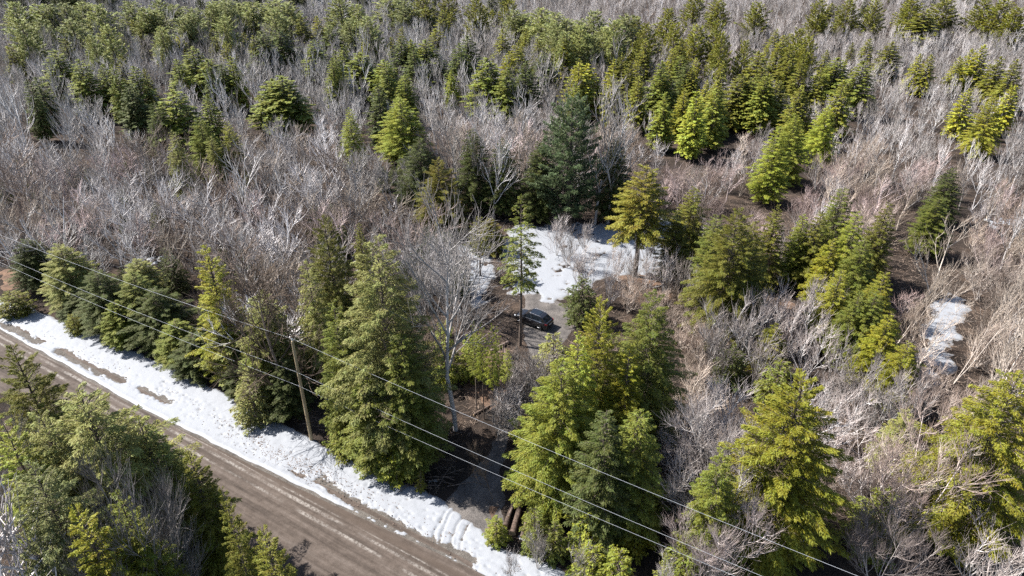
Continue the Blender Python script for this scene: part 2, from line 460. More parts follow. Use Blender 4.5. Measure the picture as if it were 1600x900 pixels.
# drifts of rust-coloured fallen leaves
def leaf_drift(label, px_poly, seed):
    poly = [P(*q) for q in px_poly]; a = np.array(poly)
    X, Y, nx, ny = lattice(a[:, 0].min() - 1, a[:, 0].max() + 1, a[:, 1].min() - 1, a[:, 1].max() + 1, 0.16, 0.16)
    d = poly_dist(X, Y, poly) + 1.6 * (fbm(X * 0.9, Y * 0.9, seed) - 0.5)
    Z = -0.05 + 0.11 * sstep(-0.2, 0.5, d) + 0.06 * (fbm(X * 2, Y * 2, seed + 1) - 0.5)
    tag(link('leaf_drift', patch_mesh('leaf_drift', X, Y, Z, nx, ny, M_LEAF)), label, 'leaves', 'drifts of fallen leaves', 'stuff')
leaf_drift('rust-orange fallen leaves beside the roadside logs', [(757, 795), (782, 785), (785, 835), (765, 850), (752, 828)], 91)
leaf_drift('rust-orange fallen leaves at the forest edge by the power line', [(-5, 425), (40, 410), (45, 445), (5, 455)], 93)
leaf_drift('tan leaf litter among the slender trunks by the driveway', [(735, 560), (795, 540), (800, 610), (770, 640), (725, 620)], 95)
leaf_drift('pinkish leaf litter in front of the clearing snow', [(960, 430), (1080, 425), (1090, 470), (1000, 480)], 97)
leaf_drift('orange leaf litter under the spruces beyond the clearing', [(1120, 490), (1240, 470), (1250, 520), (1120, 540)], 99)

# ------------------------------------------------------------------ trees: bare hardwoods
def grow_bare(seed, h, spread=0.5, limb_from=0.25, n_limb=13, n_br=9, n_tw=9, n_fine=3, r0=0.14, lean_up=0.35, thick=1.0, multi=1, limb_r=0.52, flare=3.0, trunk_trop=0.02):
    r = np.random.default_rng(seed)
    segs = {0: [], 1: [], 2: [], 3: [], 4: []}
    def walk(p, d, L, ra, rb, ns, lvl, jit, trop):
        pts = [np.array(p, float)]; d = np.array(d, float); d /= np.linalg.norm(d); ds = []
        for i in range(ns):
            d = d + r.normal(0, jit, 3) + np.array([0, 0, trop]); d /= np.linalg.norm(d)
            pts.append(pts[-1] + d * L / ns); ds.append(d.copy())
        for i in range(ns):
            segs[lvl].append((pts[i], pts[i + 1], ra + (rb - ra) * i / ns, ra + (rb - ra) * (i + 1) / ns))
        return pts, ds
    def at(pts, ds, t):
        s = min(t * len(ds), len(ds) - 1e-6); i = int(s); f = s - i
        return pts[i] * (1 - f) + pts[i + 1] * f, ds[i]
    def side(d, ang, az):
        ref = np.array([0, 0, 1.0]) if abs(d[2]) < 0.95 else np.array([1.0, 0, 0])
        a = np.cross(d, ref); a /= np.linalg.norm(a); b = np.cross(d, a)
        return d * math.cos(ang) + (a * math.cos(az) + b * math.sin(az)) * math.sin(ang)
    for sstem in range(multi):
        d0 = np.array([0, 0, 1.0]) if multi == 1 else np.array([math.cos(sstem * 6.28 / multi + seed), math.sin(sstem * 6.28 / multi + seed), flare * (1 if sstem % 2 else 1.7)])
        hh = h * (1 if sstem == 0 else r.uniform(0.75, 0.98))
        pts, ds = walk((0, 0, -0.15), d0, hh * 0.93, r0 / multi ** 0.4, r0 * 0.16, 9, 0, 0.05, trunk_trop)
        nl = max(4, n_limb // multi)
        for i in range(nl):
            t = limb_from + (0.97 - limb_from) * ((i + r.uniform(0, 0.9)) / nl)
            p, d = at(pts, ds, t)
            L = hh * spread * (1.15 - 0.75 * t) * r.uniform(0.7, 1.2)
            dd = side(d, r.uniform(0.5, 0.95), i * 2.4 + r.uniform(-0.5, 0.5))
            rl = r0 * (limb_r - 0.58 * limb_r * t)
            p1, d1 = walk(p, dd, L, rl, rl * 0.36, 5, 1, 0.08, lean_up * 0.22)
            for j in range(n_br):
                tt = 0.18 + 0.8 * (j + r.uniform(0, 1)) / n_br
                q, e = at(p1, d1, tt)
                L2 = L * r.uniform(0.35, 0.65) * (1.2 - 0.6 * tt) + 0.25
                ee = side(e, r.uniform(0.4, 0.9), r.uniform(0, 6.28))
                p2, d2 = walk(q, ee, L2, 0.028, 0.014, 3, 2, 0.10, lean_up * 0.3)
                for k in range(n_tw):
                    t3 = 0.1 + 0.88 * (k + r.uniform(0, 1)) / n_tw
                    q3, e3 = at(p2, d2, t3)
                    f3 = side(e3, r.uniform(0.3, 0.85), r.uniform(0, 6.28)); f3[2] += lean_up * 0.5
                    L3 = L2 * r.uniform(0.4, 0.8) + 0.25
                    p3, d3 = walk(q3, f3, L3, 0.014, 0.007, 2, 3, 0.09, lean_up * 0.3)
                    for m_ in range(n_fine):
                        q4, e4 = at(p3, d3, r.uniform(0.15, 1.0))
                        f4 = side(e4, r.uniform(0.3, 0.8), r.uniform(0, 6.28)); f4[2] += lean_up * 0.4
                        L4 = r.uniform(0.3, 0.65)
                        segs[4].append((q4, q4 + f4 * L4, 0.008, 0.003))
    trunk, crown = Geo(), Geo()
    for lvl, k in ((0, 7), (1, 5), (2, 3), (3, 3), (4, 3)):
        if not segs[lvl]: continue
        A = np.array([s[0] for s in segs[lvl]]); B = np.array([s[1] for s in segs[lvl]])
        ra = np.array([s[2] for s in segs[lvl]]); rb = np.array([s[3] for s in segs[lvl]])
        th = thick if lvl >= 2 else 1.0
        V, F = frustums(A, B, ra * th, rb * th, k)
        (trunk if lvl <= 0 else crown).add(V, F, (0.0, 0.0, 0.25, 0.8, 1.0)[lvl])
    return trunk, crown

def two_meshes(name, geos, mat_t, mat_c=None):
    return geos[0].mesh(name + '_trunk', mat_t), geos[1].mesh(name + '_crown', mat_c or mat_t)

BARE = []     # (trunk mesh, crown mesh, nominal height, nominal spread radius)
for i in range(5):
    BARE.append((*two_meshes('bare', grow_bare(100 + i, 12, 0.40 + 0.03 * i, 0.2, 12, 5, 3, 0, 0.16, 0.75, 1.4, 1 if i < 3 else 2), M_BARE), 12.0))
ROUND = []    # broad round crowns
for i in range(3):
    ROUND.append((*two_meshes('round', grow_bare(140 + i, 11, 0.52, 0.14, 13, 5, 4, 0, 0.18, 0.40, 1.4, 1 + i, 0.5), M_BARE), 11.0))
FAN = []      # many stems arching out of one foot into a dense rounded crown of fine branches
for i in range(4):
    FAN.append((*two_meshes('fan', grow_bare(150 + i, 9, 0.38, 0.22, 44, 7, 6, 1, 0.095, 0.62, 0.8, 6 - i % 2, 0.34, 1.5, 0.05), M_BARE), 9.5))
WIDE = []     # the same habit seen further off: stouter limbs, fewer twigs
for i in range(4):
    WIDE.append((*two_meshes('wide', grow_bare(155 + i, 9, 0.45, 0.2, 24, 5, 3, 0, 0.14, 0.45, 1.45, 4 - i % 2, 0.46, 1.7, 0.03), M_BARE), 8.4))
BUSH = []     # bushes and thicket stems
for i in range(3):
    BUSH.append((*two_meshes('bush', grow_bare(160 + i, 5, 0.38, 0.08, 16, 4, 4, 1, 0.05, 0.7, 0.9, 5), M_BARE), 5.0))
BIRCH = []
for i in range(2):
    BIRCH.append((*two_meshes('birch', grow_bare(180 + i, 13, 0.26, 0.30, 11, 6, 5, 1, 0.085, 0.7, 1.0, 2), M_BIRCH), 13.0))
BROWN = []
for i in range(2):
    BROWN.append((*two_meshes('brown', grow_bare(190 + i, 12, 0.45, 0.12, 13, 7, 6, 2, 0.14, 0.2, 1.1, 1), M_BROWN), 12.0))
BIGBARE = [(*two_meshes('big', grow_bare(207, 21, 0.44, 0.34, 13, 8, 7, 1, 0.24, 0.42, 1.2, 1, 0.6), M_BARE), 21.0)]
FARBARE = []  # joined, fewer twigs but thicker, for the distant wood
for i in range(5):
    t, c = grow_bare(220 + i, 11, 0.38 + 0.03 * i, 0.15, 11, 4, 3, 0, 0.16, 1.0, 1.8, 1 + i % 3)
    G = Geo(); G.add(np.concatenate(t.V), np.concatenate(t.F), np.concatenate(t.A)); G.add(np.concatenate(c.V), np.concatenate(c.F), np.concatenate(c.A))
    FARBARE.append(G.mesh('far_bare', M_BARE))

# ------------------------------------------------------------------ trees: conifers
def sprays(C, D, UPV, L, W, r):
    """folded lozenges: centre C, long axis D, up UPV"""
    n = len(C)
    D = D / (np.linalg.norm(D, axis=1, keepdims=True) + 1e-9)
    S = np.cross(D, UPV); S /= np.linalg.norm(S, axis=1, keepdims=True) + 1e-9
    Nn = np.cross(S, D)
    L = L[:, None]; W = W[:, None]
    a = C - D * L * 0.5; b = C + D * L * 0.5 - Nn * L * 0.12
    m = C + D * L * r.uniform(-0.1, 0.15, (n, 1))
    s1 = m + S * W * 0.5 - Nn * W * 0.22; s2 = m - S * W * 0.5 - Nn * W * 0.22
    V = np.stack([a, s1, b, s2], 1).reshape(-1, 3)
    i = np.arange(n)[:, None] * 4
    F = np.concatenate([i + np.array([[0, 1, 2]]), i + np.array([[0, 2, 3]])], 1).reshape(-1, 3)
    return V, F

def conifer(seed, kind, h=16.0, R=3.0, bare=0.08, n_br=170, per_m=26, spray=(0.42, 0.16)):
    r = np.random.default_rng(seed)
    trunk, crown = Geo(), Geo()
    n = 9
    zz = np.linspace(-0.2, h * 0.99, n + 1)
    off = np.cumsum(r.normal(0, 0.03, (n + 1, 2)), 0)
    pts = np.concatenate([off, zz[:, None]], 1)
    r0 = 0.011 * h + 0.03
    rad = r0 * (1 - np.linspace(0, 1, n + 1)) ** 0.85 + 0.012
    V, F = frustums(pts[:-1], pts[1:], rad[:-1], rad[1:], 7); trunk.add(V, F, 0.0)
    bs, be, br0, br1 = [], [], [], []
    C, D, LW = [], [], []
    tier = 32 if kind == 'spruce' else 60
    for i in range(n_br):
        f = (i + r.uniform(0, 1)) / n_br
        s = 1 - (1 - f) ** 0.62 if kind != 'pine' else 1 - (1 - f) ** 0.75        # more branches low down
        if kind == 'spruce': s = (round(s * tier) + r.normal(0, 0.12)) / tier
        s = min(max(s, 0), 0.985)
        z = h * (bare + (1 - bare) * s)
        if kind == 'spruce': prof = (1 - s) ** 0.74 * (0.72 + 0.28 * min(1, s * 6))
        elif kind == 'fir': prof = (1 - s) ** 0.66 * (0.66 + 0.34 * min(1, s * 5))
        else: prof = (1 - s) ** 0.5 * (0.55 + 0.45 * min(1, s * 3.5)) * 0.95
        L = R * prof * r.uniform(0.62, 1.15) + 0.18
        if r.uniform() < 0.06: L *= 1.25
        az = i * 2.39996 + r.uniform(-0.4, 0.4)
        if kind == 'spruce': rise, droop = 0.15 + 0.6 * s, 0.42 * (1 - 0.7 * s)
        elif kind == 'fir': rise, droop = 0.28 + 0.5 * s, 0.36
        else: rise, droop = 0.30 + 0.55 * s, -0.10
        o2 = np.array([np.interp(z, zz, pts[:, 0]), np.interp(z, zz, pts[:, 1]), z])
        hd = np.array([math.cos(az), math.sin(az), 0]); lat = np.array([-math.sin(az), math.cos(az), 0])
        def bp(t): return o2 + hd * L * t + np.array([0, 0, 1]) * (L * (rise * t - droop * t * t))
        ks = [0, 0.4, 0.75, 1.0]
        for a, b in zip(ks[:-1], ks[1:]):
            bs.append(bp(a)); be.append(bp(b)); br0.append(0.028 * (1 - a) + 0.006); br1.append(0.028 * (1 - b) + 0.006)
        m = max(5, int(L * per_m))
        t = r.uniform(0.12, 1.0, m) ** 0.75
        if kind == 'pine':                         # needle tufts near the branch ends
            t = np.clip(1 - r.uniform(0, 1, m) ** 1.3 * 0.75, 0.1, 1)
        base = o2 + hd * (L * t)[:, None] + np.array([0, 0, 1]) * (L * (rise * t - droop * t * t))[:, None]
        sg = r.choice([-1, 1], m)
        width = 0.30 * L * (1.08 - t) * (1 if kind == 'fir' else 0.8) + 0.08
        lw = sg * width * r.uniform(0.05, 1.0, m)
        sag = -np.abs(lw) * (0.35 if kind == 'fir' else 0.18) + r.normal(0, 0.045, m) + (r.uniform(-0.1, 0.28, m) if kind == 'pine' else 0)
        c = base + lat * lw[:, None] + hd * (np.abs(lw) * 0.5)[:, None] + np.array([0, 0, 1]) * sag[:, None]
        dd = hd[None] * r.uniform(0.5, 1.1, m)[:, None] + lat[None] * (sg * r.uniform(0.15, 0.95, m))[:, None] + np.array([[0, 0, 1]]) * (rise - 2 * droop * t + r.normal(-0.08, 0.22, m))[:, None]
        if kind == 'pine': dd = dd * 0.5 + r.normal(0, 0.55, (m, 3)) + np.array([[0, 0, 0.45]])
        C.append(c); D.append(dd)
    C = np.concatenate(C); D = np.concatenate(D); m = len(C)
    # leader tuft
    tp = np.stack([r.normal(0, 0.07, 30), r.normal(0, 0.07, 30), h * (1 + 0.0) - r.uniform(0, 0.9, 30)], 1)
    C = np.concatenate([C, tp]); D = np.concatenate([D, np.stack([r.normal(0, 0.5, 30), r.normal(0, 0.5, 30), np.ones(30)], 1)])
    m = len(C)
    UPV = np.array([[0, 0, 1.0]]) + r.normal(0, 0.38, (m, 3))
    Ls = spray[0] * r.uniform(0.6, 1.35, m); Ws = spray[1] * r.uniform(0.6, 1.35, m)
    V, F = sprays(C, D, UPV, Ls, Ws, r)
    crown.add(V, F, 1.0)
    V, F = frustums(np.array(bs), np.array(be), np.array(br0), np.array(br1), 3); trunk.add(V, F, 0.6)
    return trunk, crown

def conifer_set(kind, seeds, **kw):
    out = []
    for s in seeds:
        t, c = conifer(s, kind, **kw)
        out.append((t.mesh(kind + '_trunk', M_TRUNK), c.mesh(kind + '_crown', M_FOL), kw.get('h', 16.0), kw.get('R', 3.0)))
    return out
NEAR = {'spruce': conifer_set('spruce', (301, 302, 303), n_br=240, per_m=105, spray=(0.22, 0.050)),
        'fir': conifer_set('fir', (311, 312, 313), n_br=280, per_m=100, spray=(0.20, 0.052)),
        'spruce_big': conifer_set('spruce', (304, 305), R=4.8, n_br=300, per_m=125, spray=(0.23, 0.046)),
        'fir_big': conifer_set('fir', (314, 315), R=4.8, n_br=340, per_m=120, spray=(0.21, 0.048)),
        'pine': conifer_set('pine', (321, 322), n_br=190, per_m=80, spray=(0.30, 0.06)),
        'slim': conifer_set('fir', (331, 332), bare=0.42, n_br=80, per_m=50, spray=(0.28, 0.09)),
        'stilt': conifer_set('spruce', (335, 336), bare=0.40, n_br=150, per_m=85, spray=(0.24, 0.06)),
        'young': conifer_set('fir', (341, 342, 343), h=4.0, R=1.5, bare=0.02, n_br=80, per_m=60, spray=(0.18, 0.065))}
FAR = {'spruce': conifer_set('spruce', (401, 402, 403), n_br=200, per_m=20, spray=(0.46, 0.19)),
       'fir': conifer_set('fir', (411, 412, 413), n_br=230, per_m=20, spray=(0.42, 0.19)),
       'pine': conifer_set('pine', (421, 422, 423), n_br=130, per_m=24, spray=(0.52, 0.16))}

TINT = {'olive': (0.185, 0.185, 0.025), 'yellow': (0.275, 0.270, 0.026), 'gold': (0.215, 0.195, 0.026), 'green': (0.165, 0.185, 0.030), 'bright': (0.245, 0.270, 0.034),
        'pale': (0.270, 0.275, 0.072), 'dark': (0.090, 0.108, 0.026), 'blue': (0.095, 0.130, 0.055), 'soft': (0.235, 0.250, 0.085)}
NAMES = {'stilt': 'spruce_tree', 'spruce': 'spruce_tree', 'fir': 'fir_tree', 'pine': 'pine_tree', 'slim': 'slender_fir_tree', 'young': 'young_fir'}
front_xy = []         # (x, y, half width, depth) of the open strip in front of the conifers that show full length
tree_xy = []          # (x, y, r) of every placed tree, kept clear by the scatter

def put_tree(name, trunk, crown, loc, scl, rot, label, cat, group=None, tint=None, tone=None):
    e = empty(name, loc, rot, scl)
    tag(e, label, cat, group)
    t = link('trunk', trunk, e); c = link('crown', crown, e)
    if tint is not None:
        j = 1 + random.uniform(-0.1, 0.1)
        if loc[1] > 110: j *= 1.22                            # trees at the back get a lighter needle tint
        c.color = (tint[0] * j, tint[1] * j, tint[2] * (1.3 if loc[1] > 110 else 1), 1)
    if tone is not None: t.color = c.color = (*tone, 1)
    return e

def conif(kind, px, py, base, wpx, tint, label, group=None, far=False, lean=0.0):
    """top pixel; base > 0: pixel row of its foot, base < 0: height in metres; wpx: crown width in pixels"""
    if base > 0:
        gx, gy = P(px, base); H = height_at(px, py, gy); x = ray(px, py)[0] * gy / ray(px, py)[1]
        y = gy
    else:
        H = -base; x, y = P(px, py, H)
    dist = math.hypot(y, CAM_H - H * 0.6)
    Rw = 0.5 * wpx * dist / FPX * (1.0 if far else 1.15)
    big = '_big' if not far and kind in ('spruce', 'fir') and Rw > 3.5 else ''
    v = random.choice((FAR if far else NEAR)[kind + big])
    sx = Rw / (v[3] * 0.95)
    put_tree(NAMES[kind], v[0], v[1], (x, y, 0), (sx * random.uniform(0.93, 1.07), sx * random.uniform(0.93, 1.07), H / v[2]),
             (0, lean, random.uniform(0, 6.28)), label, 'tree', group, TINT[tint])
    tree_xy.append((x, y, Rw * 0.55))
    if base > 0 or py > 66: front_xy.append((x, y, Rw * 0.85 + (1.9 if base > 0 or py > 95 else 0.4), H * (1.05 if base > 0 or py > 95 else 0.55)))
    return x, y, H

# -- conifers one can point at, near to far
KEY = [
 ('spruce', 320, 383, 590, 82, 'yellow', 'bright olive spruce rising above the roadside firs beside the power line'),
 ('spruce', 505, 335, 560, 105, 'olive', 'dark olive spruce with open tiers behind the pale fir near the pole'),
 ('fir', 586, 368, 700, 180, 'pale', 'tall pale green fir, largest tree beside the utility pole'),
 ('fir', 520, 470, 690, 90, 'green', 'mid green fir crowding between utility pole and tall pale fir'),
 ('fir', 478, 405, 600, 70, 'pale', 'pale grey-green fir in front of the dark olive spruce'),
 ('fir', 625, 520, 735, 110, 'green', 'dark green fir at the mouth of the driveway under the wires'),
 ('fir', 570, 570, 725, 95, 'green', 'bushy green fir at the snow edge beyond the utility pole'),
 ('slim', 815, 304, 540, 66, 'green', 'slender fir with bare lower trunk standing before the parked car'),
 ('slim', 748, 338, 432, 40, 'olive', 'slender olive fir added behind the clearing scrub to shade the snow'),  # added fir, put here to cast shade onto the clearing snow
 ('spruce', 765, 340, 395, 46, 'gold', 'small golden olive spruce at the edge of the clearing snow'),
 ('spruce', 683, 246, 365, 84, 'gold', 'golden olive spruce standing before dark firs behind the clearing'),
 ('pine', 897, 152, 352, 112, 'blue', 'tall dark blue-green conifer towering over the clearing'),
 ('stilt', 1010, 257, 432, 100, 'gold', 'golden tiered spruce with bare trunk at the clearing snow'),
 ('fir', 1085, 292, 420, 66, 'olive', 'olive fir tucked behind the golden tiered spruce'),
 ('spruce', 1155, 324, 520, 125, 'olive', 'broad dark olive spruce beside the clearing'),
 ('spruce', 1215, 320, 450, 55, 'olive', 'narrow olive spruce behind the broad dark spruce'),
 ('fir', 1258, 334, 450, 48, 'bright', 'slim bright green fir next to the narrow olive spruce'),
 ('fir', 1320, 292, 430, 62, 'green', 'green fir at the top of the yellow fir thicket'),
 ('fir', 1390, 316, 450, 56, 'olive', 'olive fir at the thicket edge towards the birches'),
 ('fir', 1352, 372, 500, 70, 'green', 'green fir in the middle of the yellow fir thicket'),
 ('fir', 1303, 372, 480, 58, 'yellow', 'yellow-green fir on the clearing side of the fir thicket'),
 ('fir', 1317, 420, 545, 62, 'yellow', 'bright yellow-green bushy fir low in the fir thicket'),
 ('fir', 1386, 424, 555, 66, 'yellow', 'golden green fir below the thicket centre'),
 ('fir', 1392, 492, 610, 74, 'yellow', 'yellow fir beside the narrow snow strip'),
 ('fir', 1421, 535, 640, 66, 'yellow', 'round yellow fir at the foot of the narrow snow strip'),
 ('fir', 1212, 505, 590, 52, 'yellow', 'small yellow-green fir among bare alders above the round grey tree'),
 ('fir', 1420, 640, 740, 64, 'pale', 'pale olive fir between leaning birch and yellow round fir'),
 ('spruce', 940, 464, 720, 122, 'yellow', 'yellow-green spruce with visible grey trunk beside the driveway'),
 ('fir', 1024, 456, 700, 130, 'green', 'dense dark green fir beside the yellow-green driveway spruce'),
 ('fir', 876, 560, 788, 155, 'bright', 'bright green full fir overhanging the driveway entrance'),
 ('fir', 1000, 640, 830, 115, 'green', 'shaded green fir under the power line behind the roadside saplings'),
 ('fir', 950, 640, 845, 110, 'dark', 'dark fir between bright driveway fir and power line'),
 ('spruce', 1258, 586, 860, 205, 'yellow', 'large golden yellow spruce beside the lower power line'),
 ('fir', 1130, 700, 900, 90, 'green', 'low green fir under the wires beside the golden spruce'),
 ('fir', 1596, 578, 850, 185, 'yellow', 'huge bright yellow-green fir at the edge of the dark hollow'),
 ('spruce', 16, 538, 800, 140, 'olive', 'dark olive spruce across the road near the bare gravel streak'),
 ('fir', 118, 606, 900, 210, 'pale', 'feathery pale olive hemlock leaning over the near road edge'),
 ('fir', 215, 650, 880, 120, 'pale', 'thin pale hemlock beside the feathery one at the road'),
 ('fir', 52, 722, 1010, 170, 'soft', 'pale grey-green fir among the trees on the near side of the road'),
 ('spruce', 182, 764, 1010, 95, 'bright', 'vivid green spruce between grey bare tree and pale fir'),
 ('spruce', 290, 706, 905, 95, 'olive', 'olive spruce behind the grey bare tree at the near road edge'),
 ('spruce', 342, 760, 1010, 60, 'olive', 'ragged slim spruce with grey trunk at the near road edge'),
 ('spruce', 405, 822, 1050, 90, 'olive', 'low olive spruce last before the open road surface'),
 ('slim', 252, 680, 860, 40, 'pale', 'slim sparse fir poking up against the brown road'),
 ('fir', 60, 640, 900, 150, 'pale', 'pale olive hemlock behind the feathery one on the near side'),
 ('spruce', 110, 790, 1060, 110, 'yellow', 'yellow-topped spruce beside the pale grey-green fir'),
 ('spruce', -10, 650, 930, 110, 'bright', 'green spruce next to the dark olive spruce across the road'),
 ('fir', 268, 203, 320, 44, 'pale', 'tall pale yellow fir draped with bare branches above the grey wood'),
 ('fir', 328, 212, 300, 34, 'pale', 'slim pale yellow fir beside the draped one'),
 ('fir', 738, 200, 330, 70, 'dark', 'dark fir behind the grey trunks beyond the clearing'),
 ('fir', 785, 215, 335, 70, 'dark', 'dark fir between grey trunks and the tall blue conifer'),
 ('fir', 842, 220, 345, 60, 'dark', 'dark fir close beside the tall blue conifer'),
 ('fir', 965, 215, 345, 70, 'dark', 'dark fir behind the forked grey tree by the clearing'),
 ('fir', 655, 215, 330, 74, 'dark', 'dark fir behind the golden spruce beyond the clearing'),
 ('fir', 560, 348, 470, 34, 'olive', 'small olive fir between the dark spruce and clearing bushes'),
 ('fir', 1285, 330, 455, 60, 'olive', 'olive fir joining the slim bright fir to the fir thicket'),
 ('fir', 1340, 330, 465, 64, 'bright', 'bright green fir behind the thicket centre'),
 ('fir', 1370, 455, 580, 70, 'green', 'shaded green fir between the golden and the yellow fir'),
 ('fir', 1345, 455, 575, 60, 'green', 'green fir low between the two yellow firs of the thicket'),
 ('fir', 1120, 335, 470, 64, 'green', 'green fir filling the gap behind the broad dark spruce'),
 ('fir', 1180, 345, 500, 70, 'olive', 'olive fir close against the broad dark spruce'),
 ('fir', 1060, 330, 440, 56, 'olive', 'olive fir beside the golden tiered spruce away from the snow'),
 ('spruce', 985, 540, 740, 90, 'yellow', 'yellow-green spruce between the driveway spruce and the dense dark fir'),
 ('fir', 905, 520, 760, 90, 'bright', 'bright fir behind the one overhanging the driveway entrance'),
 ('fir', 1470, 306, 400, 60, 'green', 'low green fir in the bare thicket near the birches'),
 ('fir', 1490, 262, 350, 50, 'dark', 'dark small fir in the bare thicket above the birches'),
]
for k in KEY: conif(*k)

# -- dense dark firs along the roadside, under and behind the wires
SIDE = [(40, 372, 470, 80, 'dark'), (92, 380, 500, 90, 'pale'), (150, 420, 540, 95, 'dark'), (205, 425, 545, 80, 'green'), (238, 450, 560, 100, 'dark'), (275, 500, 585, 80, 'green'),
        (350, 470, 615, 90, 'pale'), (300, 520, 600, 80, 'dark'), (405, 455, 640, 100, 'pale'), (372, 545, 630, 70, 'dark'), (440, 560, 668, 74, 'dark'), (212, 405, 500, 70, 'pale'), (120, 455, 520, 70, 'dark'),
        (180, 470, 560, 70, 'green'), (395, 515, 650, 70, 'green')]
SW = {'dark': 'dark green', 'pale': 'pale grey-green', 'green': 'mid green'}
for a in SIDE:
    a = (a[0], a[1], a[2] - 22, a[3], a[4])
    conif('fir', *a, SW[a[4]] + ' fir in the dense row between snow verge and power line', 'dense roadside firs along the snow verge')

# -- slender trunks by the driveway
for px, py, b in ((752, 500, 655), (768, 505, 665), (776, 510, 640), (740, 500, 640), (792, 545, 625)):
    conif('slim', px, py, b, 24, 'bright', 'thin dark-trunked young conifer in the driveway grove', 'slender conifers in the driveway grove')

# -- young firs and saplings
YOUNG = [(390, 592, 655, 70, 'pale', 'pale bushy sapling fir at the snow edge before the pole'), (775, 808, 846, 36, 'bright', 'small fir sapling beside the ends of the roadside logs'),
         (838, 792, 860, 46, 'green', 'green sapling fir next to the roadside logs on their forest side'), (868, 815, 870, 44, 'green', 'second green sapling fir from the roadside logs'),
         (920, 790, 862, 66, 'bright', 'bright green young fir under the lowest wire'), (925, 850, 905, 66, 'bright', 'bright young fir at the end of the snow verge'),
         (965, 862, 930, 60, 'bright', 'leafy young fir behind the end of the snow verge'), (1000, 790, 850, 60, 'yellow', 'yellowish young fir in the gap between the wires'),
         (655, 735, 768, 16, 'olive', 'tiny fir seedling at the snow scrap by the driveway'), (10, 455, 492, 50, 'olive', 'olive bushy sapling by the rusty leaves and snow'),
         (108, 490, 522, 26, 'olive', 'small sapling standing out onto the snow verge'), (540, 660, 705, 60, 'bright', 'bright low fir next to the pole shadow'),
         (615, 690, 745, 60, 'bright', 'bright low fir at the snow edge under the middle wire'), (585, 650, 722, 56, 'green', 'green low fir crowding the snow edge under the wires'),
         (1010, 560, 690, 80, 'green', 'green young fir in the shade of the dense dark fir'), (690, 500, 600, 50, 'bright', 'light green young fir behind the tall grey hardwood'),
         (735, 520, 590, 50, 'bright', 'light green young fir in front of the driveway grove'), (870, 520, 610, 60, 'pale', 'pale young fir in the scrub before the parked car'),
         (910, 430, 500, 62, 'dark', 'low dark juniper-like bush at the corner of the clearing snow'), (1220, 560, 640, 60, 'green', 'low green fir in the hollow above the round grey tree'),
         (1150, 540, 600, 60, 'dark', 'low dark fir under the bare alders'), (1180, 690, 790, 70, 'green', 'green young fir beside the golden yellow spruce'),
         (1390, 770, 860, 80, 'green', 'green understory fir beneath the pinkish round tree'), (1080, 850, 930, 70, 'green', 'green young fir under the parting of the wires')]
for px, py, b, w, tn, lb in YOUNG: conif('young', px, py, b, w, tn, lb)

